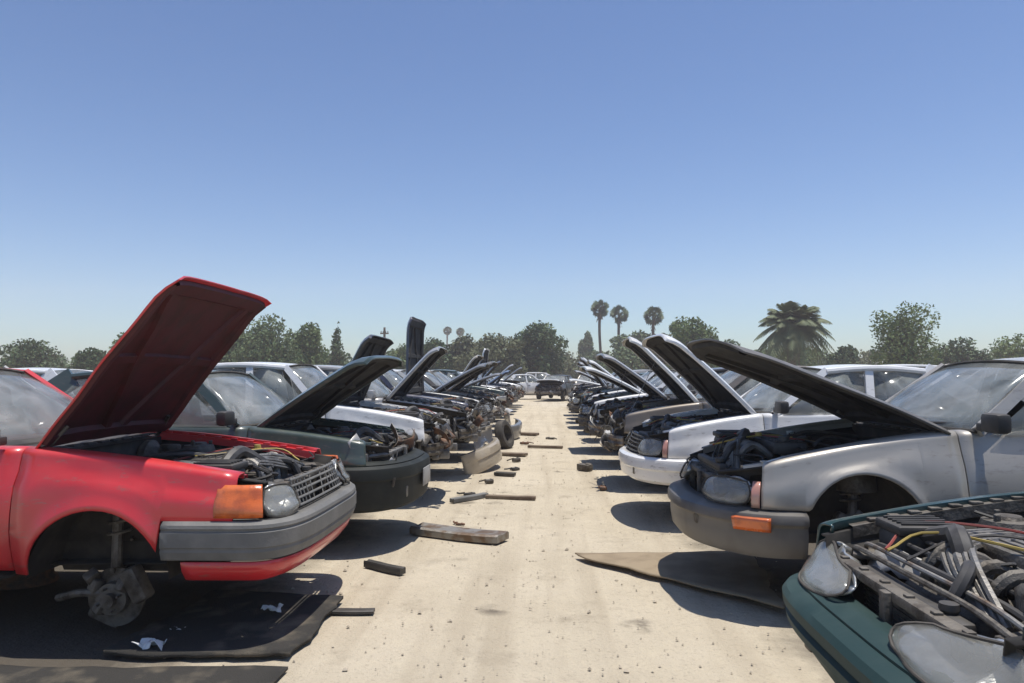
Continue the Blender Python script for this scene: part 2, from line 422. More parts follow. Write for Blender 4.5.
    for s in (1, -1):
        rows = []
        for i in range(9):
            x = lerp(xr + .02, fx, i / 8); zt = ztop(x) - .05; yf = yin2 = plan(qx(x) if x < -a else 1)[1] * 1.0
            if x > -a:
                yf = hw * taper(x) * (max(0, 1 - ((x + a) / a) ** n)) ** (1 / n)
            yo = yf - .12
            rows.append([(x, s * (yo), zt + .01), (x, s * (yo - .05), zt + .012), (x, s * (yo - .06), zt - .04), (x, s * min(yw, yo - .08), zt - .10),
                         (x, s * min(yw, yo - .1), .45), (x, s * (yw - .08), .30)])
        tubm.grid(rows)
    tubm.grid([[(fx, v * (hw - .16), S['zc'] - .05), (fx - .015, v * (hw - .16), .5), (fx - .1, v * (hw - .16), .26)] for v in (-1, -.3, .3, 1)])
    tubm.grid([[(xr + .05, v * .5, .30), (-.6, v * .55, .27), (fx - .1, v * .6, .26)] for v in (-1, 0, 1)])
    bay = tubm.build('engine_bay', BAY if S['fenders'] or S['detail'] < 1 else BAY, root, 30, solid=.01)
    # inner fender rail in body colour dust, notched
    for s in (1, -1):
        rl = MB(); pts = []
        for i in range(12):
            x = lerp(-.30, fx, i / 11)
            yf = plan(qx(x))[1] if x < -a else hw * taper(x) * (max(0, 1 - ((x + a) / a) ** n)) ** (1 / n)
            pts.append((x, yf, ztop(x)))
        rl.grid([[(x, s * (y - .125), z - .035), (x, s * (y - .13), z - .018), (x, s * (y - .185), z - .02), (x, s * (y - .19), z - .07)] for x, y, z in pts])
        for i in range(9):
            t = (i + .5) / 9; x = lerp(-.36, fx, t); yf = plan(qx(x))[1] if x < -a else hw * .96
            rl.box((x, s * (yf - .155), ztop(x) - .014), (.05, .05, .014), bev=.005)
        o = rl.build('fender_rail', S.get('rails') or pm, root, 35)
        if not S.get('rails'): P(o)
        stt = MB(); stt.lathe([(.0, .06), (.05, .06), (.06, .045), (.10, .04), (.115, .0), (.135, -.22)], 20, Matrix.Translation((S['ax'] - .06, s * (yw - .02), ztop(S['ax']) - .10)) @ Matrix.Rotation(PI / 2, 4, 'X'))
        for k in range(3):
            an = 2 * PI * k / 3 + .5; stt.box((S['ax'] - .06 + .078 * math.cos(an), s * (yw - .02) + .078 * math.sin(an), ztop(S['ax']) - .045), (.022, .022, .03), bev=.004)
        stt.build('strut_tower', GRIME, root)
    zR = S['zn'] - .06
    rs = MB()
    rs.box((xr + .01, 0, zR - .015), (.06, S['W'] - .66, .04), bev=.01)
    for s in (1, -1): rs.tube([(xr + .01, s * (hw - .34), zR - .015), (xr - .05, s * (hw - .26), zR - .02), (xr - .16, s * (hw - .20), zR - .03)], .02, 6); rs.box((xr + .03, 0, .34), (.08, S['W'] - .5, .06), bev=.01)
    rs.box((xr + .05, 0, (zR + .34) / 2), (.03, .05, zR - .34), bev=.006)
    for s in (1, -1):
        rs.box((xr + .02, s * .42, (zR + .34) / 2), (.04, .05, zR - .34), bev=.006); rs.box((xr - .14, s * (hw - .24), (zR + .36) / 2), (.035, .16, zR - .36), bev=.006)
        rs.box((xr - .12, s * (hw - .32), zR + .005), (.12, .14, .02), rot=(0, 0, s * .4), bev=.004)
        rs.box((-.22, s * .44, .36), (.40, .075, .10), bev=.012)     # frame rail horn
    for k in range(6): rs.box((xr + .01, -.45 + k * .18, zR + .008), (.03, .03, .012), bev=.003)
    rs.build('radiator_support', GRIME if S['seed'] % 2 else ALU, root)
    if S['rad']:
        ra = MB(); ra.box((xr - .04, 0, .50), (.035, .68, .30), bev=.004)
        for k in range(15): ra.box((xr - .02, 0, .36 + k * .02), (.012, .66, .005), bev=0)
        ro = ra.build('radiator', FIN, root)
        tk = MB(); tk.box((xr - .04, 0, .665), (.06, .72, .045), bev=.012); tk.box((xr - .04, 0, .345), (.06, .72, .045), bev=.012)
        tk.lathe([(.0, .04), (.03, .04), (.032, .02), (.02, .0)], 12, Matrix.Translation((xr - .04, .25, .68)) @ Matrix.Rotation(PI / 2, 4, 'X')); tk.build('tank', PL_BLACK, ro)
        fan = MB(); 
        for fy in (-.17, .17):
            fan.lathe([(.15, .0), (.155, .05), (.145, .05), (.14, 0)], 24, Matrix.Translation((xr - .10, fy, .50)) @ Matrix.Rotation(-PI / 2, 4, 'Z'))
            for k in range(5):
                an = 2 * PI * k / 5; fan.box((xr - .11, fy + .075 * math.cos(an), .50 + .075 * math.sin(an)), (.008, .12, .04), rot=(an, 0, 0), bev=.002)
            fan.box((xr - .11, fy, .5), (.05, .07, .07), bev=.02)
        fan.build('fan', PL_BLACK, root)
    zE = S['zc'] - .16
    e = MB(); ex = -.68
    e.box((ex, .04, .50), (.40, .58, .38), bev=.03); e.box((ex, -.34, .46), (.34, .30, .30), bev=.06)
    e.box((ex + .22, .10, .55), (.10, .42, .10), bev=.03)
    e.lathe([(0, .0), (.07, .0), (.075, .03), (.06, .03), (.06, .06), (.075, .06), (.07, .1), (0, .1)], 18, Matrix.Translation((ex + .1, .36, .5)))
    e.lathe([(0, .0), (.09, .0), (.095, .03), (.03, .035), (0, .035)], 18, Matrix.Translation((ex + .02, .38, .36)))
    e.lathe([(0, -.1), (.065, -.1), (.075, -.06), (.075, .06), (.06, .1), (0, .1)], 16, Matrix.Translation((ex + .22, .24, .42)))
    for k in range(14):
        e.box((ex + rnd.uniform(-.25, .27), rnd.uniform(-.45, .42), rnd.uniform(.45, zE - .05)), (rnd.uniform(.03, .12), rnd.uniform(.03, .14), rnd.uniform(.03, .10)), rot=(rnd.uniform(-.6, .6), rnd.uniform(-.5, .5), rnd.uniform(0, 3)), bev=.008)
    eo = e.build('engine', GRIME, root)
    vc = MB(); vc.box((ex - .04, .03, zE), (.24, .52, .09), bev=.035)
    for k in range(5): vc.box((ex - .04 + (k - 2) * .045, .03, zE + .047), (.012, .46, .012), bev=.004)
    vc.lathe([(0, .03), (.035, .03), (.038, .0), (.03, -.01)], 14, Matrix.Translation((ex - .02, .2, zE + .05)) @ Matrix.Rotation(PI / 2, 4, 'X')); vc.build('valve_cover', ALU if rnd.random() < .6 else PL_BLACK, eo)
    inn = MB()
    for k in range(4):
        y = -.16 + k * .13
        inn.tube([(ex + .08, y, zE - .06), (ex + .20, y, zE + .02), (ex + .28, y - .01, zE - .04), (ex + .30, y - .02, zE - .16)], .026, 8, smooth=4)
    inn.tube([(ex + .30, -.26, zE - .16), (ex + .30, .30, zE - .16)], .045, 10)
    inn.build('intake_manifold', GRIME if S.get('pipes') else ALU, root)
    ab = MB(); ab.box((-.52, -.50, zE - .06), (.26, .22, .16), bev=.03); ab.box((-.52, -.50, zE + .035), (.27, .23, .04), bev=.012)
    for k in range(5): ab.box((-.52, -.58 + k * .04, zE + .06), (.22, .012, .012), bev=.003)
    ab.build('air_filter_box', PL_BLACK, root)
    if rnd.random() < .6 and S['detail'] > 0:
        bt = MB(); bt.box((-.42, .52, zE - .1), (.22, .17, .18), bev=.012); bt.box((-.42, .52, zE - .0), (.225, .175, .03), bev=.008)
        bo = bt.build('battery', PL_BLACK, root); tm = MB()
        for s in (1, -1): tm.lathe([(0, .03), (.012, .03), (.014, 0)], 8, Matrix.Translation((-.42 + s * .07, .47, zE + .015)) @ Matrix.Rotation(PI / 2, 4, 'X'))
        tm.build('terminal', STEEL, bo)
    bb = MB(); bb.lathe([(0, .0), (.10, .0), (.125, .03), (.125, .07), (.07, .12), (.03, .13), (.03, .24), (0, .24)], 20, Matrix.Translation((fx + .0, .40, zE - .02)) @ Matrix.Rotation(-PI / 2, 4, 'Z'))
    bb.box((fx + .2, .40, zE + .05), (.14, .06, .05), bev=.015); bb.build('brake_booster', GRIME, root)
    wsb = MB(); wsb.box((-.98, -.52, zE - .06), (.16, .13, .18), bev=.04); wsb.lathe([(0, .02), (.03, .02), (.03, 0)], 10, Matrix.Translation((-.98, -.52, zE + .04)) @ Matrix.Rotation(PI / 2, 4, 'X'))
    wsb.build('washer_tank', mat('tank_plastic', (.5, .49, .42), rough=.5, dust=.3), root)
    hoses = [[(xr - .06, .2, .66), (xr - .12, .18, zE - .02), (-.45, .05, zE + .0), (ex + .1, -.05, zE - .03)],
             [(xr - .06, -.28, .40), (-.36, -.2, .45), (-.5, .02, .52)],
             [(-.52, -.40, zE), (-.55, -.28, zE + .05), (-.5, -.12, zE + .06), (-.42, .0, zE - .04)],
             [(fx, -.1, zE), (-1.0, -.15, zE + .06), (-.85, -.1, zE + .04), (-.74, .0, zE + .03)],
             [(fx, .12, zE - .05), (-1.05, .2, zE + .05), (-.9, .2, zE)]]
    rad = [.024, .024, .038, .016, .014]
    for h_, r_ in zip(hoses, rad):
        MB().tube([Vector(p) + Vector((rnd.uniform(-.03, .03), rnd.uniform(-.03, .03), rnd.uniform(-.01, .03))) for p in h_], r_, 8, smooth=5).build('hose', HOSE, root)
    w = MB()
    for k in range(16 if S['detail'] > 0 else 6):
        p = Vector((rnd.uniform(-.3, -1.1), rnd.uniform(-.55, .55), zE + rnd.uniform(-.05, .03))); pp = [p]
        for j in range(4):
            p = p + Vector((rnd.uniform(-.18, .18), rnd.uniform(-.2, .2), rnd.uniform(-.05, .05))); p.x = min(-.26, max(-1.15, p.x)); p.z = min(p.z, ztop(p.x) - .03)
            p.y = max(-.58, min(.58, p.y)); pp.append(p.copy())
        w.tube(pp, rnd.choice([.005, .007, .010]), 5, smooth=4)
    w.build('wiring', HOSE, root)
    for k in range(3 if S['detail'] > 1 else 0):
        y0 = rnd.uniform(-.5, .5); MB().tube([(-.3, y0, zE - .02), (-.5, y0 + rnd.uniform(-.2, .2), zE + .05), (-.75, rnd.uniform(-.4, .4), zE + .06), (-1.0, rnd.uniform(-.4, .4), zE + .02)], .006, 5, smooth=5).build('cable', [WIRE_R, WIRE_Y, HOSE][k], root)
    MB().lathe([(0, .025), (.022, .025), (.026, .0)], 10, Matrix.Translation((-.6, rnd.uniform(-.1, .3), zE + .06)) @ Matrix.Rotation(PI / 2, 4, 'X')).build('filler_cap', WIRE_Y, root)
    if S['detail'] > 1:
        w = MB()
        for k in range(5):
            y = -.42 + k * .05
            w.tube([(xr - .12, y + .65, zR + .01), (-.42, y + .3, zE + .0 + .01 * k), (-.62, y, zE + .02), (-.9, y - .06, zE + .03)], .010 + .003 * (k % 3), 6, smooth=4)
        w.build('coolant_pipe', ALU, root)
    if S.get('pipes'):
        for k, (xx, zz, r_, mm) in enumerate(((-.27, zR + .035, .012, GRIME), (-.32, zR + .05, .010, STEEL), (-.37, zR + .045, .014, PL_BLACK), (-.43, zR + .07, .010, HOSE), (-.50, zR + .085, .009, STEEL))):
            MB().tube([(xx - .02, -.60, zz - .03), (xx, -.5, zz), (xx + .015, -.1, zz + .012), (xx - .01, .3, zz), (xx + .01, .6, zz - .02)], r_, 8, smooth=5).build('coolant_pipe', mm, root)
    # loose sheet metal and brackets where the nose was stripped
    if not S['lamps'] or not S['fenders'] or S.get('pipes'):
        for k in range(S.get('clut', 22) if not S.get('pipes') else 7):
            y0 = rnd.uniform(-1, 1) * (hw - .12); x0 = rnd.uniform(-.42, -.04 if not S['bumper'] else -.2) if not S.get('pipes') else rnd.uniform(-.7, -.3)
            z0_ = rnd.uniform(.36, S['zn'] + .02) if not S.get('pipes') else zR + rnd.uniform(-.02, .07)
            w_, l_ = rnd.uniform(.05, .16), rnd.uniform(.10, .34); cv = rnd.uniform(-.12, .12)
            mb_ = MB().grid([[(.0 + cv * math.sin(PI * i / 6), l_ * (i / 6 - .5), w_ * (j / 3 - .5) + .03 * noise.noise(Vector((i * .8, j, k)))) for j in range(4)] for i in range(7)])
            M_ = Matrix.Translation((x0, y0, z0_)) @ Matrix.Rotation(rnd.uniform(-1.2, 1.2), 4, 'X') @ Matrix.Rotation(rnd.uniform(-.9, .9), 4, 'Z') @ Matrix.Rotation(rnd.uniform(-.8, .8), 4, 'Y')
            mb_.v = [tuple(M_ @ Vector(p)) for p in mb_.v]
            mb_.build('bent_panel', rnd.choice([GRIME, GRIME, ALU, STEEL, PL_BLACK, RUST, P_LGREY, P_OFFW, PL_GREY]), root, 40, solid=.004)
        for k in range(7 if not S.get('pipes') else 4):
            p = Vector((rnd.uniform(-.4, -.1), rnd.uniform(-.65, .65), rnd.uniform(.5, S['zn'] + .02))); pp = [p]
            if S.get('pipes'): p.x -= .35; p.z = zR + .05
            for j in range(3): pp.append(pp[-1] + Vector((rnd.uniform(-.02, .10 if not S['bumper'] else .0), rnd.uniform(-.2, .2), rnd.uniform(-.16, .05) if not S.get('pipes') else rnd.uniform(-.03, .03))))
            MB().tube(pp, rnd.choice([.006, .01, .016]), 6, smooth=4).build('dangling_cable', HOSE, root)
    # ------------------------------------------------ front end
    zb1 = S['zb1']; bm_ = S['bumpm'] or pm
    qb = 1 + max(0, (-a) - (S['ax'] + S['r'])) if S['fenders'] else .8
    if S['bumper']:
        z0 = S['zb0']; H = zb1 - z0
        if S['bumpstyle'] == 0:      # smooth moulded cover with a step
            prof = [(-.08, zb1), (.0, zb1 + .004), (.035, zb1 - .018), (.045, zb1 - .05), (.046, zb1 - .11), (.03, zb1 - .125), (.028, zb1 - .135), (.03, z0 + .09), (.015, z0 + .03), (-.03, z0), (-.09, z0 + .004)]
        elif S['bumpstyle'] == 1:    # thick rubber-faced bar with grooves
            prof = [(-.06, zb1 + .004), (.02, zb1 + .006), (.045, zb1 - .012), (.05, zb1 - .03), (.042, zb1 - .036), (.042, zb1 - .044), (.052, zb1 - .052), (.054, zb1 - .13), (.047, zb1 - .137), (.047, zb1 - .145), (.05, zb1 - .155), (.035, zb1 - .20), (-.02, zb1 - .215)]
        elif S['bumpstyle'] == 3:
            prof = [(-.16, zb1 + .02), (-.03, zb1 + .008), (.04, zb1 - .02), (.058, zb1 - .045), (.055, zb1 - .085), (.03, zb1 - .10), (.028, zb1 - .115), (.045, zb1 - .13), (.04, zb1 - .16), (.0, zb1 - .20), (-.05, z0 + .08), (-.10, z0 + .01), (-.14, z0)]
        else:                        # body-colour cover, big top shelf, lower lip
            prof = [(-.10, zb1 + .01), (-.02, zb1 + .006), (.05, zb1 - .02), (.062, zb1 - .04), (.064, zb1 - .075), (.045, zb1 - .09), (.04, zb1 - .10), (.045, zb1 - .15), (.03, z0 + .05), (.0, z0 + .01), (-.07, z0)]
        qs = [lerp(-qb, qb, i / 56) for i in range(57)]
        rows = []
        for q in qs:
            x, y, nx, ny = plan(q); r = []
            for o_, z in prof:
                dd = .006 * noise.noise(Vector((q * 3, z * 5, S['seed'] * 3)))
                r.append((x + nx * (o_ + dd), y + ny * (o_ + dd), z))
            rows.append(r)
        bo = MB().grid(rows).build('bumper', bm_, root, 32, solid=.008)
        if S['bumpm'] is None: P(bo)
        if S['valance']:
            rows = []
            for q in qs[2:-2]:
                x, y, nx, ny = plan(q); rows.append([(x + nx * o_, y + ny * o_, z) for o_, z in ((.02, zb1 - .215), (.0, zb1 - .27), (-.045, zb1 - .325), (-.10, zb1 - .345))])
            MB().grid(rows).build('valance', S['valance'], bo, 40, solid=.008)
        if S['signal'] == 'bumper':
            for s in (1, -1):
                MB().grid([[pt(s * (.64 + .02 * k), z, .092) for z in (zb1 - .125, zb1 - .10, zb1 - .07, zb1 - .045)] for k in range(12)]).build('turn_signal', AMBER, root, 50, solid=.03)
        ppx = MB(); ppx.box((.055, 0, .44), (.008, .32, .16), bev=.002)
        if S.get('plate'): ppx.build('plate_holder', PLATE, bo)
    else:
        bb2 = MB(); rows = []
        for q in [lerp(-.72, .72, i / 20) for i in range(21)]:
            x, y, nx, ny = plan(q); rows.append([(x - .05 + nx * o_, y + ny * o_, z) for o_, z in ((-.06, .50), (.0, .50), (.01, .47), (.0, .43), (.01, .40), (0, .37), (-.06, .37))])
        bb2.grid(rows); bb2.build('bumper_beam', STEEL if rnd.random() < .6 else GRIME, root, 32, solid=.006)
    zl0, zl1 = zb1 + .01, S['zn'] - .01
    if S['lamps']:
        qa, qz = (.30, .72) if S['lamps'] != 'wide' else (.06, .82)
        if S['signal'] == 'wrap': qa, qz = .27, .80
        for s in (1, -1):
            if S.get('missing_lamp') == s: continue
            rows = []; lr = []
            for k in range(13):
                q = lerp(qa, qz, k / 12); r = []; r2 = []
                e_ = .02 * (1 - (2 * k / 12 - 1) ** 6)
                top = zl1 - (.05 * (1 - k / 12) if S['lamps'] == 'wide' else .015) * 1.0
                for j in range(8):
                    A2, B2 = 2 * k / 12 - 1, 2 * j / 7 - 1; A3 = A2 * math.sqrt(1 - .36 * B2 * B2); B3 = B2 * math.sqrt(1 - .36 * A2 * A2)
                    q = lerp(qa, qz, (A3 + 1) / 2); t = (B3 + 1) / 2; z = lerp(zl0, top, t); t = j / 7; r.append(pt(s * q, z, -.03 + e_ + .018 * math.sin(PI * t) ** .6)); dq = min(abs(k - 3.2), abs(k - 8.4)) / 2.6; bowl = max(0, 1 - (dq ** 2 + ((j - 3.5) / 3.2) ** 2)) ** .5
                    r2.append(pt(s * q, z, -.045 - .10 * bowl - .006 * (k % 2)))
                rows.append(r); lr.append(r2)
            ho = MB().grid(lr).build('headlight', REFL, root, 50, solid=.01)
            MB().grid(rows).build('lens', LENS, ho, 50, solid=.006)
            per = [r[0] for r in rows] + rows[-1][1:] + [r[-1] for r in rows[-2::-1]] + rows[0][-2:0:-1] + [rows[0][0]]
            MB().tube(per, .006, 6).build('seal', RUBBER, ho)
        if S['signal'] == 'wrap':
            for s in (1, -1):
                rows = []
                qs = [lerp(.81, .99, k / 8) for k in range(9)] + [1.0 + .02 * k for k in range(0, 6)]
                for k, q in enumerate(qs):
                    t = k / (len(qs) - 1); z1 = zl1 - .0
                    rows.append([pt(s * q, lerp(zl0 + .012, z1 - (.02 if t > .9 else 0), j / 5), .004 + .010 * math.sin(PI * j / 5) ** .5) for j in range(6)])
                MB().grid(rows).build('turn_signal', AMBER, root, 50, solid=.02)
        elif S['signal'] in ('side', 'bumper'):
            for s in (1, -1):
                MB().grid([[pt(s * lerp(.735, .79, k / 6), lerp(zl0, zl1 - .02, j / 5), .0 + .01 * math.sin(PI * j / 5)) for j in range(6)] for k in range(7)]).build('marker_light', PINKL, root, 50, solid=.02)
    if S.get('header'):
        hd = MB().grid([[pt(lerp(-.9, .9, i / 40), z, o_) for z, o_ in ((zb1 - .01, -.02), (zb1 + .012, -.012), (zb1 + .03, -.05), (zb1 + .035, -.11))] for i in range(41)]).build('header_panel', bm_, root, 40, solid=.006)
    if S['grille']:
        gm = MB(); qg = (.28 if S['signal'] != 'wrap' else .24) if S['lamps'] != 'wide' else .2
        for k in range(5):
            z = lerp(zl0 + .02, zl1 - .02, k / 4)
            gm.tube([pt(lerp(-qg, qg, i / 10), z, -.05) for i in range(11)], .008, 6)
        for k in range(13):
            q = lerp(-qg, qg, k / 12); gm.tube([pt(q, zl0 + .01, -.055), pt(q + .02, zl1 - .01, -.055)], .004, 5)
        gm.build('grille', PL_BLACK if S['grille'] is True else S['grille'], root)
    # ------------------------------------------------ hood
    if S['hood'] is not None:
        hp = S['hoodp'] or pm; hu = S['hoodu'] or BLACKU
        zc = S['zc']; hl = S['hoodlen']; hn = S['hoodn']
        def Hs(u, v, o=0.0):       # u: 0 hinge..1 nose, v: -1..1
            vv = abs(v)
            xfront = -a + a * (max(0, 1 - (vv * .94) ** hn)) ** (1 / hn) - .04
            x = lerp(hg, xfront, u * hl)
            wy = hw * taper(x) - lerp(.105, S.get('hoodin', .13), u)
            z = ztop(x) - .004 + .028 * (1 - vv * vv) - .045 * max(0, (u - .86) / .14) ** 2 - .02 * max(0, (vv - .85) / .15) ** 2
            z += (.045 - S.get('nosebend', .045)) * max(0, (u - .86) / .14) ** 2
            z += .008 * noise.noise(Vector((x * 2.1, v * 1.7, S['seed'] * 2.7))) + (.02 * S.get('dent', 0)) * noise.noise(Vector((x * 4, v * 3, 8.)))
            return Vector((x, v * wy, z + o))
        A = S['hood']; X = Matrix.Translation((hg, 0, zc)) @ Matrix.Rotation(-A, 4, 'Y') @ Matrix.Rotation(S.get('hoodtwist', 0), 4, 'X') @ Matrix.Translation((-hg, 0, -zc))
        def H(u, v, o=0.0): return X @ Hs(u, v, o)
        us = [i / 16 for i in range(17)]; vs = [-1 + i / 10 for i in range(21)]
        lp = S.get('lip', .036); lip = lambda u: [H(u, 1, -lp * .4), H(u, .995, -lp)]
        ho = MB().grid([[H(u, -.995, -lp), H(u, -1, -lp * .4)] + [H(u, v) for v in vs] + lip(u) for u in us] + [[H(1, max(-.995, min(.995, v)), -lp * .95) for v in [-1, -1] + vs + [1, 1]]]).build('hood', hp, root, 45, solid=.009, off=0)
        if S['hoodp'] is None: P(ho)
        fr = MB()
        def band(path, w, dep):
            rows = []
            for i, (u, v) in enumerate(path):
                u2, v2 = path[min(i + 1, len(path) - 1)]; u1, v1 = path[max(0, i - 1)]
                du, dv = (u2 - u1) * 1.15, (v2 - v1) * hw; l = math.hypot(du, dv) or 1; pu, pv = -dv / l * w / 1.15, du / l * w / hw
                rows.append([H(max(.005, min(.985, u + pu * k)), max(-.985, min(.985, v + pv * k)), -.010 - o_) for k, o_ in ((-1, 0), (-.7, dep), (.7, dep), (1, 0))])
            fr.grid(rows)
        st = 12
        band([(.04, -.93 + 1.86 * i / st) for i in range(st + 1)], .05, .03); band([(.93, -.93 + 1.86 * i / st) for i in range(st + 1)], .055, .03)
        for s in (1, -1):
            band([(.03 + .93 * i / st, s * .92) for i in range(st + 1)], .05, .028)
            band([(.06 + .86 * i / st, s * (.12 + .66 * (i / st if S['seed'] % 2 else 1 - i / st))) for i in range(st + 1)], .045, .024)
        band([(.5, -.9 + 1.8 * i / st) for i in range(st + 1)], .035, .02)
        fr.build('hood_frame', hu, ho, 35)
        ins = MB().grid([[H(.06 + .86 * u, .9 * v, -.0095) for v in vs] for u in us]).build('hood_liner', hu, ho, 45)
        for s in (1, -1):
            h_ = MB(); h_.tube([(hg - .03, s * (hw - .2), zc - .06), X @ Vector((hg + .02, s * (hw - .2), zc - .03)), H(.12, s * .8, -.03)], .014, 6); h_.build('hinge', GRIME, ho)
        pr = MB(); q0 = Vector((-.35, hw - .26, ztop(-.4) - .06)); pr.tube([q0, H(.62, .62, -.03)], .004, 6)
        if A < 1.1 and S.get('prop', True): pr.build('prop_rod', STEEL, root)
    # ------------------------------------------------ wheels / hubs
    def tyre(nm, x, s):
        y = s * (hw - .12)
        Mx = Matrix.Translation((x, y, S['axz'])) @ Matrix.Scale(s, 4, (0, 1, 0))
        wo = MB().lathe([(.19, -.085), (.24, -.095), (.285, -.085), (.30, -.06), (.302, 0), (.30, .06), (.285, .085), (.24, .095), (.19, .085)], 32, Mx).build('wheel', RUBBER, root, 40)
        rm = MB().lathe([(.19, -.08), (.185, .0), (.19, .082), (.175, .075), (.16, .03), (.08, .045), (.055, .06), (0, .06)], 32, Mx)
        for k in range(10):
            an = 2 * PI * k / 10; rm.box((.125 * math.cos(an), .045, .125 * math.sin(an)), (.05, .02, .028), rot=(0, -an, 0), bev=.006, M=Mx)
        rm.build('rim', STEEL, wo, 35)
    def hub(x, s):
        y = s * (hw - .17)
        hs = S.get('hubs', 1.0); Mx = Matrix.Translation((x, y, S['axz'] - S['hubdrop'])) @ Matrix.Diagonal((hs, s * hs, hs, 1))
        h_ = MB().lathe([(0, -.06), (.125, -.06), (.128, -.052), (.128, -.04), (.07, -.038), (.07, -.02), (.068, .0), (.03, .004), (.03, .035), (.0, .035)], 28, Mx)
        for k in range(4):
            an = 2 * PI * k / 4 + .4; h_.tube([Mx @ Vector((.05 * math.cos(an), 0, .05 * math.sin(an))), Mx @ Vector((.05 * math.cos(an), .035, .05 * math.sin(an)))], .007, 6)
        h_.box((.10, -.03, .06), (.075, .09, .16), rot=(0, -.5, 0), bev=.02, M=Mx); h_.box((-.05, -.09, -.06), (.16, .07, .14), rot=(0, .4, 0), bev=.025, M=Mx)
        for k in range(6): h_.box((rnd.uniform(-.1, .1), rnd.uniform(-.07, .0), rnd.uniform(-.12, .12)), (.05, .05, .06), rot=(rnd.random(), rnd.random(), rnd.random()), bev=.01, M=Mx)
        h_.build('wheel_hub', ALU if S.get('cleanhub') else GRIME, root, 35)
        am = MB(); am.tube([(x, y - s * .04, S['axz'] - .10), (x - .06, y - s * .2, S['axz'] - .12), (x - .14, y - s * .42, S['axz'] - .08)], .028, 8)
        am.tube([(x, y - s * .05, S['axz'] + .02), (x - .04, s * (yw + .0), ztop(x) - .12)], .03, 10)
        t0 = Vector((x - .015, y - s * .11, S['axz'] + .16)); t1 = Vector((x - .04, s * yw, ztop(x) - .14))
        am.tube([t0.lerp(t1, k / 50) + Vector((.065 * math.cos(k * .75), .065 * math.sin(k * .75), 0)) for k in range(51)], .010, 5)
        am.tube([(x - .02, y - s * .04, S['axz']), (x + .02, y - s * .5, S['axz'] + .03)], .016, 8)
        am.tube([(x, y - s * .04, S['axz'] - .12), (x - .18, y + s * .02, S['axz'] - .11), (x - .34, y - s * .05, S['axz'] - .16)], .022, 8); am.build('suspension_arm', GRIME, root)
    for s in (1, -1):
        if S['wheel']: tyre('w', S['ax'], s)
        else: hub(S['ax'], s)
        tyre('w', S['axr'], s)
    C.S = S
    C.hw = hw
    return C

ROW_GROUPS = {'L': 'cars nosed in along the left of the aisle', 'R': 'cars nosed in along the right of the aisle'}
def place(C, label, cat, group, x, y, z, rz, roll=0.0, pitch=0.0):
    r = C.root; r.location = (x, y, z); r.rotation_euler = (roll, pitch, rz); tag(r, label, cat, group); return r
def copy_car(C, newpaint=None, dhood=0, nohood=False):
    src = C.root; r = src.copy(); COL.objects.link(r)
    for k in ('label', 'category', 'group'):
        if k in r: del r[k]
    for ch in list(src.children):
        if nohood and ch.name.startswith(('hood', 'prop_rod')): continue
        if dhood and ch.name.startswith('prop_rod'): continue
        c = ch.copy(); COL.objects.link(c); c.parent = r
        if dhood and ch.name.split('.')[0] == 'hood':
            h_ = Vector((C.S['hinge'], 0, C.S['zc'])); c.matrix_local = Matrix.Translation(h_) @ Matrix.Rotation(-dhood, 4, 'Y') @ Matrix.Translation(-h_)
        if newpaint and ch.name in C.painted: c.material_slots[0].link = 'OBJECT'; c.material_slots[0].material = newpaint
        for g in list(ch.children):
            d = g.copy(); COL.objects.link(d); d.parent = c
            if newpaint and g.name in C.painted: d.material_slots[0].link = 'OBJECT'; d.material_slots[0].material = newpaint
    K = Car(); K.root = r; K.painted = []; return K

# ------------------------------------------------------------------ stands
def stand(h, label, x, y, rz=0):
    r = empty('wheel_stand', (x, y, 0), rz); tag(r, label, 'stand', 'welded steel rim stands under the cars')
    for i in range(2):
        z = h * (i + .5) / 2; k = h / 2
        MB().lathe([(.185, -k * .48), (.20, -k * .48), (.19, -k * .3), (.165, -k * .2), (.165, k * .2), (.19, k * .3), (.20, k * .48), (.185, k * .48), (.17, k * .3), (.15, .0), (.05, -.01), (.05, .0)], 24,
                   Matrix.Translation((0, 0, z)) @ Matrix.Rotation(PI / 2, 4, 'X')).build('rim', RUST, r, 35)
    return r

# ================================================================== THE ROWS
A_ = math.radians
GREYB = mat('weathered_grey_bumper', (0.085, 0.078, 0.070), rough=.55, c2=(.13, .122, .112), nscale=3, dust=.15, coat=.15)
TEALB = mat('dull_teal_bumper', (0.014, 0.040, 0.041), rough=.6, c2=(.025, .055, .054), nscale=3, dust=.05, spec=.22, bump=.06, bscale=20)
DKBUMP = mat('faded_dark_bumper', (0.014, 0.018, 0.017), rough=.65, c2=(.024, .029, .027), nscale=4, dust=.02, spec=.3)
# --- left row
L1 = make_car('compact_car', paint=P_RED, W=1.64, a=.30, n=3.6, zb1=.55, zn=.755, zc=.94, lean=.12, hood=A_(59), hoodlen=.865, prop=False, lip=.010, hoodin=.10, wbx=.28, hubs=1.3, hoodu=P_REDU, hoodp=P_RED, bumpm=PL_GREY, bumpstyle=1,
              valance=P_RED, signal='wrap', ax=-1.06, r=.385, axz=.23, hubdrop=.15, hinge=-1.50, seed=3, flare=.026, hoodn=9, wt=-2.55, rt=-3.4, rg=-3.85, crease=.014, grille=PL_GREY, dent=.5)
place(L1, 'red compact car with its red hood raised and no front wheel', 'car', ROW_GROUPS['L'], -1.40, 4.74, .15, 0)
L2 = make_car('sedan', paint=P_GREEN, W=1.66, a=.50, n=2.5, zb0=.22, zb1=.60, zn=.76, zc=.93, header=True, prop=False, hood=A_(41), hoodlen=.90, bumpm=DKBUMP, hoodu=BLACKU, lamps=False, signal=None, grille=False, seed=4, plate=True, wheel=True, hinge=-1.30)
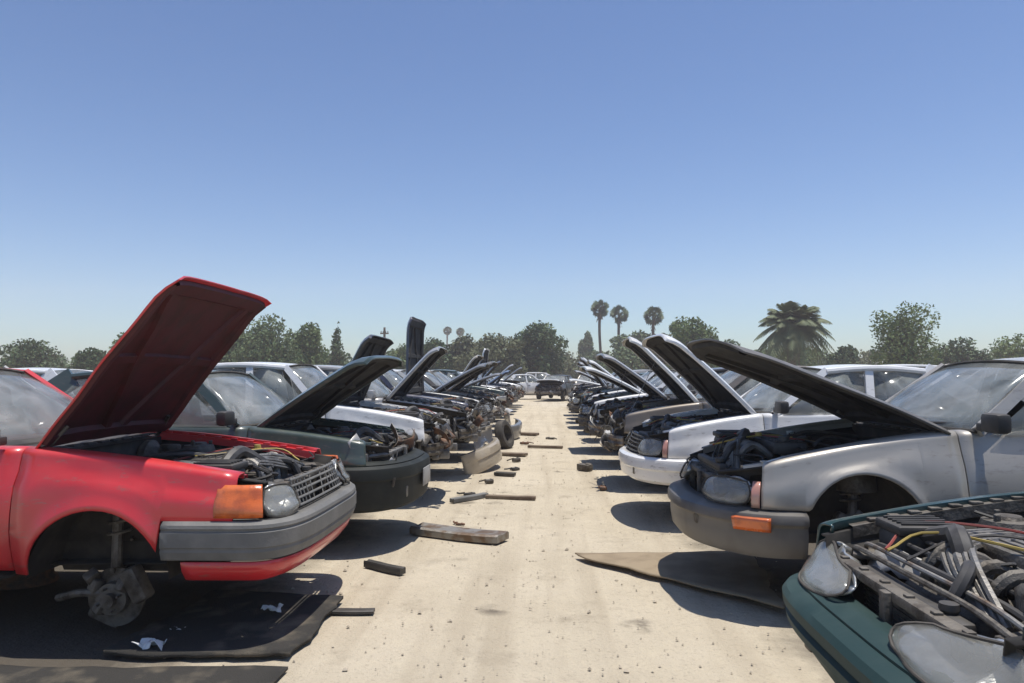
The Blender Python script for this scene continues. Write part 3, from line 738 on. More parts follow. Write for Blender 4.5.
place(L2, 'dark green sedan with smooth dark bumper, empty lamp holes and low-angled hood', 'car', ROW_GROUPS['L'], -1.16, 6.82, .13, A_(-2))
L3 = make_car('sedan', paint=P_WHITE, a=.45, hood=A_(73), hoodlen=.68, hoodp=P_BLACK, hoodu=BLACKU, bumper=False, lamps=False, signal=None, grille=False, seed=6, hinge=-1.38, zc=.96, roof=1.43)
place(L3, 'white sedan with a steep black hood and no bumper', 'car', ROW_GROUPS['L'], -1.12, 9.10, .20, A_(1))
L4 = make_car('sedan', paint=P_LGREY, hinge=-1.33, hoodlen=.80, hood=A_(56), hoodu=BLACKU, bumper=False, lamps=False, signal=None, grille=False, fenders=False, seed=8)
place(L4, 'grey car stripped of fenders with light grey hood at half height', 'car', ROW_GROUPS['L'], -.98, 11.15, .22, A_(2))
L5 = make_car('sedan', paint=P_NAVY, hinge=-1.38, hood=A_(99), hoodlen=1.0, hoodu=BLACKU, bumper=False, lamps=True, signal=None, seed=10)
place(L5, 'dark blue car with hood standing bolt upright', 'car', ROW_GROUPS['L'], -1.02, 13.3, .22, A_(-1))
L6 = make_car('wagon', paint=P_OFFW, wagon=True, hood=A_(40), hoodp=P_GREY, hoodu=BLACKU, seed=12, lamps=True, bumper=False)
place(L6, 'off-white wagon with a grey hood propped low', 'car', ROW_GROUPS['L'], -1.05, 15.4, .20, A_(1))
L7 = make_car('sedan', paint=P_BRONZE, hood=A_(44), hoodu=BLACKU, fenders=False, bumper=False, lamps=False, signal=None, grille=False, seed=13)
place(L7, 'brown-grey car with no fenders next beyond the off-white wagon', 'car', ROW_GROUPS['L'], -1.0, 17.5, .2, A_(-2))
# --- right row
R1 = make_car('coupe', paint=P_TEAL, W=1.70, a=.30, n=3.4, zb0=.20, zb1=.55, zn=.745, zc=.94, lean=.85, rails=GRIME, pipes=True, bumpstyle=3, bumpm=TEALB, header=True, lamps='wide', signal=None, grille=False, hood=None, seed=5, hinge=-1.2, r=.33, doors=False)
place(R1, 'teal green coupe with hood gone and engine bay open', 'car', ROW_GROUPS['R'], 1.07, 2.72, .04, PI)
R2 = make_car('coupe', paint=P_SILVER, W=1.72, a=.55, n=2.15, zb0=.16, zb1=.46, zn=.66, zc=.95, prop=False, hood=A_(33), hoodp=GREYB, hoodu=BLACKU, bumpstyle=2, bumpm=GREYB, tum=.11, tuck=.13, signal='bumper', seed=9, grille=False, hinge=-1.56, r=.36, ax=-.98, axz=.33, wt=-2.3, rt=-3.05, L=4.5, axr=-3.55, lip=.012, nosebend=.008, hoodn=3.6, flare=.02)
place(R2, 'silver coupe with a dark hood propped low over its bay', 'car', ROW_GROUPS['R'], .98, 5.45, .20, PI)
R3 = make_car('sedan', paint=P_WHITE, W=1.70, a=.5, n=2.4, zb0=.24, zb1=.50, zn=.71, zc=.94, prop=False, hood=A_(54), hoodlen=1.0, hoodu=BLACKU, lamps=True, signal='side', seed=14, grille=True, hinge=-1.22, rt=-2.9)
place(R3, 'white sedan with bumper on and black-lined hood raised', 'car', ROW_GROUPS['R'], .86, 8.02, .18, PI + A_(2))
R4 = make_car('sedan', paint=P_BRONZE, hood=A_(56), hoodp=P_OFFW, hoodu=BLACKU, bumper=False, lamps=False, signal=None, grille=False, seed=15, wheel=True)
place(R4, 'brown-grey sedan with stripped nose and pale hood tip', 'car', ROW_GROUPS['R'], .78, 10.35, .2, PI + A_(-2))
R5 = make_car('sedan', paint=P_BLACK, hood=A_(46), hoodp=P_LGREY, hoodu=BLACKU, bumper=False, lamps=False, signal=None, grille=False, fenders=False, seed=17)
place(R5, 'black car without fenders or bumper under a light grey hood', 'car', ROW_GROUPS['R'], .70, 12.5, .2, PI + A_(1))
R6 = make_car('sedan', paint=P_WHITE, hood=A_(36), hoodp=P_OFFW, hoodu=BLACKU, bumper=False, lamps=True, signal=None, grille=False, seed=19)
place(R6, 'white sedan missing its bumper with a hood barely lifted', 'car', ROW_GROUPS['R'], .62, 14.7, .2, PI + A_(2))

# repeats further down both rows
cnames = {'white': P_WHITE, 'grey': P_GREY, 'silver': P_LGREY, 'black': P_BLACK, 'dark blue': P_NAVY, 'beige': P_BEIGE, 'maroon': P_MAROON,
          'dark green': P_GREEN, 'off-white': P_OFFW, 'faded blue': P_BLUE, 'brown-grey': P_BRONZE}
far = [('L', L4, 'beige', 'no fenders and hood at half height'), ('L', L6, 'silver', 'wagon body and low hood'), ('L', L3, 'dark green', 'steep black hood'),
       ('L', L7, 'black', 'no fenders and a stripped nose'), ('L', L5, 'white', 'upright hood'), ('L', L4, 'faded blue', 'fenders stripped away'), ('L', L7, 'silver', 'bare radiator and raised hood'),
       ('L', L3, 'maroon', 'black hood raised'), ('L', L6, 'white', 'wagon roof'),
       ('R', R5, 'faded blue', 'fenders gone and hood up'), ('R', R4, 'white', 'pale hood half raised'), ('R', R6, 'dark green', 'no hood at all'), ('R', R5, 'brown-grey', 'no fenders or bumper'),
       ('R', R3, 'silver', 'bumper on and hood raised'), ('R', R6, 'maroon', 'off-white hood slightly open'), ('R', R4, 'black', 'beige hood up'), ('R', R5, 'white', 'nose stripped to the radiator'), ('R', R3, 'grey', 'hood raised near the far end')]
cnt = {'L': 0, 'R': 0}
ordn = ['eighth', 'ninth', 'tenth', 'eleventh', 'twelfth', 'thirteenth', 'fourteenth', 'fifteenth', 'sixteenth', 'seventeenth']
for sd, src, cn, what in far:
    i = cnt[sd]; cnt[sd] += 1
    K = copy_car(src, cnames[cn], A_([8, -9, 5, 14, -4, -14, 10, -12, 6][i]), nohood=(i == 2 and sd == 'R'))
    K.root.scale = (R.uniform(.95, 1.05), R.uniform(.96, 1.04), R.uniform(.95, 1.07))
    y = (19.6 if sd == 'L' else 16.9) + i * 2.12 + R.uniform(-.12, .12)
    nth = ordn[i] if sd == 'L' else (['seventh'] + ordn)[i]
    ref = 'from the red one' if sd == 'L' else 'from the teal one'
    place(K, f'{cn} car with {what}, {nth} {ref}', 'car', ROW_GROUPS[sd], (-1.1 if sd == 'L' else .72) + R.uniform(-.15, .2) + (.0 if sd == 'L' else i * .04), y, R.uniform(.14, .24), (0 if sd == 'L' else PI) + R.uniform(-.05, .05))

# rows standing back to back with them (only roofs and glass show)
B1 = make_car('sedan', paint=P_WHITE, hood=None, seed=21, fenders=True, detail=0, roof=1.44)
B2 = make_car('minivan', paint=P_WHITE, hood=None, wagon=True, seed=22, detail=0, roof=1.58, wt=-1.75, hinge=-1.1)
bl = [('white', B1), ('white', B2), ('silver', B1), ('white', B1), ('dark blue', B1), ('white', B2), ('off-white', B1), ('beige', B1), ('white', B1), ('silver', B2), ('black', B1)]
br = [('white', B1), ('silver', B1), ('white', B2), ('white', B1), ('off-white', B1), ('white', B2), ('dark green', B1), ('white', B1), ('silver', B1), ('white', B1), ('faded blue', B1)]
first = {id(B1): True, id(B2): True}
def take(src, cn):
    if first.get(id(src)):
        first[id(src)] = False; return src if cn == 'white' else None
    return copy_car(src, cnames[cn])
LREF = ['red compact', 'dark green sedan', 'white sedan with black hood', 'grey stripped car', 'dark blue car', 'off-white wagon', 'brown-grey car']
RREF = ['silver coupe', 'white sedan with raised black-lined hood', 'brown-grey sedan', 'black car under light grey hood', 'white sedan with barely lifted hood']
for i, (cn, src) in enumerate(bl):
    K = take(src, cn)
    y = 5.0 + 2.35 * i + R.uniform(-.2, .2)
    ref = f'tail to tail with the left {LREF[i]}' if i < 7 else f'in the second left row, {ordn[i - 7]} from its near end'
    nm = 'minivan' if src is B2 else 'sedan'
    place(K, f'{cn} {nm} {ref}', nm, 'cars of the second row on the left', -10.9 + R.uniform(-.2, .2), y, R.uniform(.12, .2), PI + R.uniform(-.03, .03))
for i, (cn, src) in enumerate(br):
    K = take(src, cn)
    y = 5.6 + 2.35 * i + R.uniform(-.2, .2)
    ref = f'tail to tail with the right {RREF[i]}' if i < 5 else f'in the second right row, {(["sixth", "seventh"] + ordn)[i - 5]} from its near end'
    nm = 'minivan' if src is B2 else 'sedan'
    place(K, f'{cn} {nm} {ref}', nm, 'cars of the second row on the right', 10.7 + R.uniform(-.2, .2), y, R.uniform(.12, .2), R.uniform(-.03, .03))
# cross row closing the aisle
cr = [('white', B1), ('silver', B1), ('white', B2), ('black', L4), ('dark green', B1), ('grey', L7), ('white', B1), ('dark green', R4), ('black', B1), ('grey', B1), ('white', B2), ('white', B1), ('off-white', B1), ('silver', B2), ('white', B1), ('beige', B1)]
for i, (cn, src) in enumerate(cr):
    if i in (7, 8): continue
    K = copy_car(src, cnames[cn])
    x = -20 + i * 2.6 + R.uniform(-.3, .3)
    nm = 'minivan' if src is B2 else 'car'
    nth = ['first', 'second', 'third', 'fourth', 'fifth', 'sixth', 'seventh', 'eighth', 'ninth', 'tenth', 'eleventh', 'twelfth', 'thirteenth', 'fourteenth', 'fifteenth', 'sixteenth'][i]
    place(K, f'{cn} {nm} across the far end of the aisle, {nth} from the left', nm, 'cars closing off the far end of the aisle', x, 38.5 + R.uniform(-.6, .6), R.uniform(.05, .2), -PI / 2 + R.uniform(-.12, .12))
for i in range(12):
    cn = R.choice(['white', 'white', 'silver', 'off-white', 'white', 'beige']); K = copy_car([B1, B2][i % 3 == 2], cnames[cn])
    place(K, f'{cn} vehicle roof showing beyond the cross row, {["first","second","third","fourth","fifth","sixth","seventh","eighth","ninth","tenth","eleventh","twelfth"][i]} from the left', 'car', 'far cars beyond the cross row', -26 + i * 4.6 + R.uniform(-.6, .6), 56 + R.uniform(-2, 3), .1, R.choice([0, PI]) + R.uniform(-.2, .2))

for lb, src, cn, x, y, rz in (('dark grey wreck facing the camera across the end of the aisle, left of its middle', L4, 'grey', -2.0, 40.2, -1.3), ('black wreck with pale hood facing the camera at the end of the aisle', R4, 'black', .1, 41.5, -1.85),
                          ('white car standing crosswise just beyond the end of the aisle', B1, 'white', 1.0, 46.2, .2), ('brown-grey wreck without fenders at the right end of the aisle', L7, 'brown-grey', 2.2, 39.6, -1.75)):
    K = copy_car(src, cnames[cn], 0 if src is B1 else -.62); place(K, lb, 'car', 'cars closing off the far end of the aisle', x, y, .08, rz)
# stands below the nearest cars
for lb, x, y, h in (('rusty rim stand under the near side of the red compact', -3.75, 4.4, .36), ('rusty rim stand under the far side of the red compact', -3.75, 5.2, .36),
                    ('rusty rim stand under the near side of the dark green sedan', -2.6, 6.35, .34), ('rusty rim stand under the near side of the silver coupe', 2.75, 4.95, .40), ('rusty rim stand under the far side of the silver coupe', 2.75, 5.95, .40),
                    ('rusty rim stand under the near side of the right white sedan', 2.3, 7.5, .40)):
    stand(h, lb, x, y)

# ================================================================== DEBRIS
def plate_thing(name, label, cat, pts, z, th, m, tilt=None):
    """irregular flat sheet with thickness, slightly warped; pts in ground metres"""
    bm = bmesh.new(); c = Vector((sum(p[0] for p in pts) / len(pts), sum(p[1] for p in pts) / len(pts), 0))
    rows = []; nn = 14
    a_, b_, c_, d_ = [Vector((*p, 0)) for p in pts]
    for i in range(nn + 1):
        r = []
        for j in range(nn + 1):
            u, v = i / nn, j / nn; p = a_.lerp(b_, u).lerp(d_.lerp(c_, u), v)
            p += Vector((.06 * noise.noise(p * 3) + .03 * noise.noise(p * 9), .06 * noise.noise(p * 3 + Vector((9, 3, 1))) + .03 * noise.noise(p * 9 + Vector((4, 1, 7))), 0))
            zz = z + .009 * (1 + noise.noise(Vector((p.x * 2.3, p.y * 2.3, z * 50)))) + (tilt(u, v) if tilt else 0)
            r.append(p - c + Vector((0, 0, zz)))
        rows.append(r)
    bm.free()
    o = MB().grid(rows).build(name, m, None, 50, solid=th, off=0); o.location = c; return tag(o, label, cat)
plate_thing('carpet_sheet', 'dark dirty carpet sheet lying on the ground below the red bumper', 'carpet', [(-2.35, 3.85), (-1.34, 3.82), (-1.33, 4.86), (-2.25, 4.92)], .02, .02, CARPET)
plate_thing('carpet_sheet', 'charcoal flat sheet half hidden under the red car, nearest the camera', 'carpet', [(-3.6, 3.0), (-1.28, 3.0), (-1.30, 3.70), (-3.6, 3.62)], .01, .015, CARPET)  # flat dark sheet covering the ground beside the red car
plate_thing('cardboard_sheet', 'brown cardboard sheet on the sand by the silver coupe', 'cardboard', [(.20, 6.05), (.24, 6.00), (1.5, 4.75), (1.7, 6.22)], .03, .012, CARDB)

def stick(name, label, cat, A, B, w, h, m, bend=.0, z=0):
    A, B = Vector((*A, z)), Vector((*B, z)); c = (A + B) / 2; d = (B - A); l = d.length; ang = math.atan2(d.y, d.x)
    mb = MB(); rows = []
    for i in range(13):
        t = i / 12; x = (t - .5) * l; zz = h / 2 + .004 + bend * (2 * t - 1) ** 2; ww = w * (1 + .12 * noise.noise(Vector((x * 9, z, l * 3)))); yy = .02 * noise.noise(Vector((x * 3, l, 2)))
        rows.append([(x, yy + ww / 2 * sx, zz + h / 2 * sz) for sx, sz in ((-1, -1), (-1, .6), (-.8, 1), (-.2, .7), (.2, .7), (.8, 1), (1, .6), (1, -1))])
    mb.grid(rows, True); mb.add(rows[0], [tuple(range(8))]); mb.add(rows[-1], [tuple(reversed(range(8)))])
    o = mb.build(name, m, None, 35); o.location = c; o.rotation_euler = (0, 0, ang); return tag(o, label, cat)
stick('crossmember', 'pale metal crossmember lying on the sand beside the dark green sedan', 'car part', (-1.22, 6.98), (-.38, 6.60), .24, .07, STEEL, .01)
stick('trim_strip', 'short black trim strip lying on open sand past the red bumper', 'trim strip', (-1.40, 5.74), (-1.07, 5.52), .06, .05, PL_BLACK)
stick('plank', 'thin weathered plank lying across the middle of the aisle', 'plank', (-.72, 8.95), (-.12, 8.85), .07, .04, WOOD)
stick('trim_strip', 'flat dark strip poking out from the carpet sheet corner', 'trim strip', (-1.36, 4.62), (-1.08, 4.64), .07, .02, PL_BLACK)
stick('plank', 'long weathered plank lying far down the aisle', 'plank', (-.35, 15.2), (.35, 15.0), .09, .05, WOOD)
stick('trim_strip', 'dark strip beside the beige bumper cover', 'trim strip', (-.75, 11.0), (-.45, 10.9), .10, .05, RUBBER)
stick('trim_strip', 'grey trim piece lying in front of the white sedan with black hood', 'trim strip', (-1.1, 8.6), (-.72, 9.05), .08, .05, PL_GREY)
stick('plank', 'short dark board near the off-white wagon nose', 'plank', (-.9, 13.8), (-.35, 13.6), .16, .05, WOOD)
stick('plank', 'broad dark board lying near the far end of the left row', 'plank', (-.9, 18.6), (-.2, 18.2), .2, .06, WOOD)

def crumple(label, x, y, s, z=.0):
    mb = MB(); rows = []
    for i in range(9):
        r = []
        for j in range(9):
            p = Vector(((i / 8 - .5) * s, (j / 8 - .5) * s * .7, 0)); q = p * (9 / s * .12)
            r.append((p.x + s * .25 * noise.noise(q * 3 + Vector((x * 7, y, 1))), p.y + s * .25 * noise.noise(q * 3 + Vector((x, y * 7, 4))), max(.004, s * .16 + s * .38 * noise.noise(q * 2.6 + Vector((x, y, 9))))))
        rows.append(r)
    o = mb.grid(rows).build('paper_scrap', PAPER, None, 0, solid=.003); o.location = (x, y, z); return tag(o, label, 'litter')
crumple('crumpled white paper on the dark carpet sheet', -1.68, 4.5, .12, .05)
crumple('white torn wrapper on the ground below the red car wheel hub', -2.12, 3.92, .14, .03)
crumple('tiny white scrap beside the dark carpet sheet corner', -2.12, 4.2, .07, .02)

def bumper_cover(name, label, m, x, y, rz, tilt, z=.0, W=1.5):
    rows = []
    for i in range(31):
        q = -1 + i / 15; yy = q * W / 2; xx = .22 * (1 - abs(q) ** 2.6); nx = 1 - abs(q) ** 3
        rows.append([(xx - .06, yy, .36), (xx + .02 * nx, yy, .355), (xx + .045 * nx, yy, .32), (xx + .045 * nx, yy, .22), (xx + .025 * nx, yy, .205), (xx + .03 * nx, yy, .08), (xx, yy, .02), (xx - .06, yy, 0)])
    o = MB().grid(rows).build(name, m, None, 35, solid=.008); o.location = (x, y, z); o.rotation_euler = tilt + (rz,) if len(tilt) == 2 else tilt
    return tag(o, label, 'bumper cover')
bumper_cover('bumper_cover', 'pale beige bumper cover standing at the nose of the grey stripped car', P_BEIGE, -.98, 11.7, A_(-20), (A_(8), A_(-12)), .02, 1.35)
bumper_cover('bumper_cover', 'grey bumper cover fallen in front of the left brown-grey car', P_GREY, -.85, 17.4, A_(-8), (A_(5), A_(4)), .02, 1.4)

def tyre_thing(label, x, y, z, rot):
    r = MB().lathe([(.19, -.085), (.24, -.095), (.285, -.085), (.30, -.06), (.302, -.02), (.302, .02), (.30, .06), (.285, .085), (.24, .095), (.19, .085), (.185, 0)] + [(.19, -.085)], 36).build('tyre', RUBBER, None, 40)
    r.location = (x, y, z); r.rotation_euler = rot; return tag(r, label, 'tyre')
tyre_thing('worn tyre leaning on the nose of the off-white wagon', -.84, 15.1, .27, (A_(-15), 0, A_(70)))
def loose_fender(label, m, x, y, rz, pitch=0):
    rows = []
    for i in range(25):
        xx = -.65 + 1.3 * i / 24; zb = .0
        if abs(xx) < .34: zb = .28 * math.sqrt(max(0, 1 - (xx / .34) ** 2))
        rows.append([(xx, .03 * math.sin(k / 6 * PI) , lerp(zb, .52, k / 6)) for k in range(7)] + [(xx, -.05, .56), (xx, -.12, .56)])
    o = MB().grid(rows).build('loose_fender', m, None, 40, solid=.008); o.location = (x, y, .03); o.rotation_euler = (pitch, 0, rz); return tag(o, label, 'car fender')
loose_fender('light grey fender leaning on the nose of the dark blue car', P_LGREY, -.98, 13.0, A_(80), A_(-16))
loose_fender('white fender propped against the second half of the left row', P_WHITE, -.9, 19.3, A_(100), A_(-14))

# chunky small debris: individually placed
def scrap(name, label, m, x, y, d, rz):
    mb = MB(); mb.box((0, 0, d[2] / 2), d, bev=.01, rot=(R.uniform(-.06, .06), R.uniform(-.06, .06), 0))
    mb.box((d[0] * .3, d[1] * .1, d[2] * .8), (d[0] * .4, d[1] * .6, d[2] * .7), bev=.01, rot=(.1, .2, .4))
    mb.tube([(-d[0] * .4, 0, d[2]), (-d[0] * .8, d[1] * .5, d[2] * .6), (-d[0], d[1], .02)], .012, 6)
    o = mb.build(name, m, None, 35); o.location = (x, y, .0); o.rotation_euler = (0, 0, rz); return tag(o, label, 'car part')
scr = [('motor_scrap', 'small dark motor on the sand beyond the thin plank', GRIME, -.78, 10.2, (.16, .12, .1)), ('bracket', 'small rusty bracket on the sand by the crossmember', RUST, -.85, 7.35, (.13, .05, .04)),
       ('bracket', 'dark bracket lying just before the thin plank', PL_BLACK, -.95, 9.2, (.2, .09, .05)), ('motor_scrap', 'black plastic box on the sand before the beige bumper cover', PL_BLACK, -.48, 11.6, (.2, .14, .08)),
       ('bracket', 'rusty lump under the nose of the brown-grey sedan', RUST, .75, 9.7, (.2, .14, .08)), ('motor_scrap', 'oily gearbox lump below the black car under light grey hood', GRIME, .62, 11.6, (.3, .22, .2)),
       ('motor_scrap', 'oily alternator on the sand by the grey fender', GRIME, -.5, 12.7, (.18, .15, .13)), ('bracket', 'dark scrap alone on the sand far down the aisle', GRIME, .12, 17.2, (.3, .12, .08)),
       ('bracket', 'twisted bracket in front of the off-white wagon', RUST, -.45, 15.9, (.25, .15, .1))]
for nm, lb, m, x, y, d in scr: scrap(nm, lb, m, x, y, (d[0] * .75, d[1] * .6, d[2] * .5), R.uniform(0, 6))

# ================================================================== GROUND
def ground():
    xs = [-400, -150, -60, -30, -18] + [-12 + i * .5 for i in range(49)] + [18, 30, 60, 150, 400]
    ys = [-60, -20, -6] + [i * .5 for i in range(0, 61)] + [36, 45, 60, 90, 150, 300, 700]
    rows = [[(x, y, (.012 * noise.noise(Vector((x * .9, y * .9, 0))) - .008) if abs(x) < 10 and 0 < y < 30 else -.008) for x in xs] for y in ys]
    m = bpy.data.materials.new('sandy_dirt'); m.use_nodes = True; nt = m.node_tree; N = nt.nodes; L = nt.links; b = N['Principled BSDF']
    b.inputs['Roughness'].default_value = .95; b.inputs['Specular IOR Level'].default_value = .15
    tc = N.new('ShaderNodeTexCoord')
    def nz(sc, det=8, rg=.6):
        n = N.new('ShaderNodeTexNoise'); n.inputs['Scale'].default_value = sc; n.inputs['Detail'].default_value = det; n.inputs['Roughness'].default_value = rg; L.new(tc.outputs['Object'], n.inputs['Vector']); return n.outputs['Fac']
    def rmp(f, lo, hi, o0=0., o1=1.):
        r = N.new('ShaderNodeMapRange'); r.inputs[1].default_value = lo; r.inputs[2].default_value = hi; r.inputs[3].default_value = o0; r.inputs[4].default_value = o1; L.new(f, r.inputs[0]); return r.outputs[0]
    def mixc(f, A, B):
        x = N.new('ShaderNodeMix'); x.data_type = 'RGBA'; L.new(f, x.inputs[0])
        for k, v in ((6, A), (7, B)):
            if isinstance(v, tuple): x.inputs[k].default_value = (*v, 1)
            else: L.new(v, x.inputs[k])
        return x.outputs[2]
    c = mixc(rmp(nz(.8), .35, .68), (.58, .505, .385), (.50, .43, .32))
    c = mixc(rmp(nz(5, 9, .7), .48, .72, 0, .6), c, (.62, .54, .40))
    c = mixc(rmp(nz(38, 4), .56, .72, 0, .55), c, (.33, .28, .21))
    c = mixc(rmp(nz(1.7, 7, .65), .57, .72, 0, .55), c, (.25, .205, .15))
    # wheel ruts running down the aisle
    mp = N.new('ShaderNodeMapping'); mp.inputs['Scale'].default_value = (3.2, .14, 1); L.new(tc.outputs['Object'], mp.inputs['Vector'])
    rn = N.new('ShaderNodeTexNoise'); rn.inputs['Scale'].default_value = 1.0; rn.inputs['Detail'].default_value = 5; L.new(mp.outputs[0], rn.inputs['Vector'])
    c = mixc(rmp(rn.outputs['Fac'], .48, .66, 0, .6), c, (.40, .335, .245))
    # oil stains
    vo = N.new('ShaderNodeTexVoronoi'); vo.inputs['Scale'].default_value = 1.3; L.new(tc.outputs['Object'], vo.inputs['Vector'])
    st = N.new('ShaderNodeMath'); st.operation = 'MULTIPLY'; L.new(rmp(vo.outputs['Distance'], .20, .06), st.inputs[0]); L.new(rmp(nz(4), .46, .60), st.inputs[1])
    c = mixc(st.outputs[0], c, (.12, .10, .08))
    # oily soil under the two parked rows, painted dark to deepen the car shade
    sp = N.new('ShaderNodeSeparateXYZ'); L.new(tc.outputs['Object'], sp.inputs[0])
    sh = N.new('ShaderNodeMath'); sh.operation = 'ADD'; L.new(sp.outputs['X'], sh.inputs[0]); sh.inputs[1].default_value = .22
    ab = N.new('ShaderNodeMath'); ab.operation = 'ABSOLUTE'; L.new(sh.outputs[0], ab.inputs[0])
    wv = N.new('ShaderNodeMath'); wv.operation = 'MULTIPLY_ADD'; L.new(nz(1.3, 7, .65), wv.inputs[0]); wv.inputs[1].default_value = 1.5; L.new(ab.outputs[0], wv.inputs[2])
    oily_shade = N.new('ShaderNodeMath'); oily_shade.operation = 'MULTIPLY'; L.new(rmp(wv.outputs[0], 2.2, 2.75, 0, .9), oily_shade.inputs[0])
    L.new(rmp(sp.outputs['Y'], 2.2, 3.6), oily_shade.inputs[1])
    bk = N.new('ShaderNodeMath'); bk.operation = 'MULTIPLY'; L.new(oily_shade.outputs[0], bk.inputs[0]); L.new(rmp(ab.outputs[0], 5.8, 5.2), bk.inputs[1])
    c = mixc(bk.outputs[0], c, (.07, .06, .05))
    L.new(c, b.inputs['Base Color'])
    h1 = nz(14, 8, .7); h2 = nz(70, 4, .6)
    ad0 = N.new('ShaderNodeMath'); ad0.operation = 'MULTIPLY_ADD'; L.new(rn.outputs['Fac'], ad0.inputs[0]); ad0.inputs[1].default_value = 1.6; L.new(h1, ad0.inputs[2])
    ad = N.new('ShaderNodeMath'); ad.operation = 'MULTIPLY_ADD'; L.new(h2, ad.inputs[0]); ad.inputs[1].default_value = .35; L.new(ad0.outputs[0], ad.inputs[2])
    bp = N.new('ShaderNodeBump'); bp.inputs['Strength'].default_value = .8; bp.inputs['Distance'].default_value = .035; L.new(ad.outputs[0], bp.inputs['Height']); L.new(bp.outputs[0], b.inputs['Normal'])
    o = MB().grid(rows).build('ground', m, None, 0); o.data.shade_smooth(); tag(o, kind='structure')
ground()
# gravel, one object
PEB = mat('pebble', (.50, .43, .33), rough=.9, c2=(.34, .29, .22), nscale=2.0, nlo=.4, nhi=.6)
mb = MB()
for i in range(1500):
    y = 2.6 + 16 * R.random() ** 1.7; x = R.uniform(-2.2, 1.9); s = R.uniform(.003, .008) * (1.9 if R.random() < .07 else 1) * (1 + y * .05)
    vs = [(s * 1.3 * R.uniform(.7, 1.3), 0, 0), (0, s * R.uniform(.7, 1.4), 0), (-s * R.uniform(.7, 1.3), 0, 0), (0, -s * R.uniform(.7, 1.3), 0), (0, 0, s * R.uniform(.5, 1)), (0, 0, -s * .5)]
    an = R.uniform(0, 6); M_ = Matrix.Translation((x, y, .001)) @ Matrix.Rotation(an, 4, 'Z')
    mb.add(vs, [(0, 1, 4), (1, 2, 4), (2, 3, 4), (3, 0, 4), (1, 0, 5), (2, 1, 5), (3, 2, 5), (0, 3, 5)], M_)
tag(mb.build('gravel', PEB, None, 0), 'loose pebbles scattered over the sandy aisle', 'gravel', kind='stuff')

# ================================================================== TREES
F = 730.
def wx(px, d): return (px - 545) / F * d
def wz(py, d): return 1.5 + (375 - py) / F * d
def leafquad(mb, c, s, rnd):
    n = Vector((rnd.gauss(0, 1), rnd.gauss(0, 1), rnd.gauss(0, 1) + .3)).normalized(); t = n.orthogonal().normalized(); u = n.cross(t)
    an = rnd.uniform(0, 6.3); a = (t * math.cos(an) + u * math.sin(an)) * s; b = n.cross(a).normalized() * s * rnd.uniform(.45, .8)
    mb.add([c - a, c - b * .9 + n * s * .12, c + a * 1.1, c + b + n * s * .1], [(0, 1, 2, 3)])
def tree(label, px, d, top, wpx, lm, n=5200, seed=0, shape='round', base=.0, group='trees along the far edge of the yard', leaf=.21, name='tree', cat='tree'):
    rnd = random.Random(seed + int(px)); h = wz(top, d); w = wpx / F * d
    r = empty(name, (wx(px, d), d, 0)); tag(r, label, cat, group)
    tr = MB(); tr.tube([(0, 0, -.1), (.1, 0, h * .2), (-.05, .1, h * .45), (.05, 0, h * .75)], [h * .035, h * .028, h * .02, h * .008], 8, smooth=3)
    lobes = []
    for k in range(11 if shape != 'cone' else 8):
        if shape == 'cone':
            t = k / 7; lobes.append((Vector((rnd.uniform(-.03, .03) * w, 0, lerp(.15, .9, t) * h)), Vector((w * .5 * (1 - t) ** .8 + w * .05, w * .5 * (1 - t) ** .8 + w * .05, h * .13))))
        else:
            an = rnd.uniform(0, 6.3); rr = rnd.uniform(.1, .36) * w; z = rnd.uniform(.3, .83) * h
            k_ = 1.0 if shape == 'round' else 1.0
            lobes.append((Vector((rr * math.cos(an) * k_, rr * math.sin(an) * .8, z)), Vector((w * rnd.uniform(.16, .28), w * rnd.uniform(.16, .28), h * rnd.uniform(.13, .22)))))
            tr.tube([(0, 0, h * .3), lobes[-1][0] * .6 + Vector((0, 0, h * .15)), lobes[-1][0]], [h * .014, h * .009, h * .003], 5)
    if shape == 'round':
        lobes.append((Vector((0, 0, h * .55)), Vector((w * .36, w * .3, h * .33)))); lobes.append((Vector((w * .05, 0, h * .86)), Vector((w * .2, w * .2, h * .14))))
        lobes.append((Vector((-w * .38, 0, h * .42)), Vector((w * .14, w * .2, h * .22)))); lobes.append((Vector((w * .38, 0, h * .45)), Vector((w * .14, w * .2, h * .22))))
        lobes.append((Vector((0, 0, h * .25)), Vector((w * .42, w * .3, h * .2))))
    tr.build('trunk', BARK, r)
    cr = MB(); vol = [l[1].x * l[1].y * l[1].z for l in lobes]; tot = sum(v ** .67 for v in vol)
    for (c, e), v in zip(lobes, vol):
        for _ in range(int(n * v ** .67 / tot)):
            p = Vector((rnd.gauss(0, 1), rnd.gauss(0, 1), rnd.gauss(0, 1))).normalized() * rnd.uniform(.5, 1.08)
            q = c + Vector((p.x * e.x, p.y * e.y, p.z * e.z))
            if q.z > .1: leafquad(cr, q, leaf * rnd.uniform(.6, 1.35) * d / 90, rnd)
    cr.build('crown', lm, r, 0); return r
def shrub(*a, **k): return tree(*a, **k)
tree('small bright green tree left of the red hood', 112, 60, 331, 40, LEAF_M, seed=1)
tree('low dark bush at the far left behind white roofs', 78, 58, 347, 44, LEAF_D, seed=2, name='bush', cat='bush')
tree('broad mid-green tree beside the red hood tip', 262, 62, 313, 70, LEAF_G, seed=3, n=6500)
tree('bright green tree between the red hood tip and the cypress', 302, 66, 321, 46, LEAF_M, seed=4)
tree('dark pointed cypress left of the utility pole', 335, 70, 321, 24, LEAF_D, seed=5, shape='cone', n=1500)
tree('grey-green bush behind the dark upright hood', 432, 75, 338, 44, LEAF_D, seed=6)
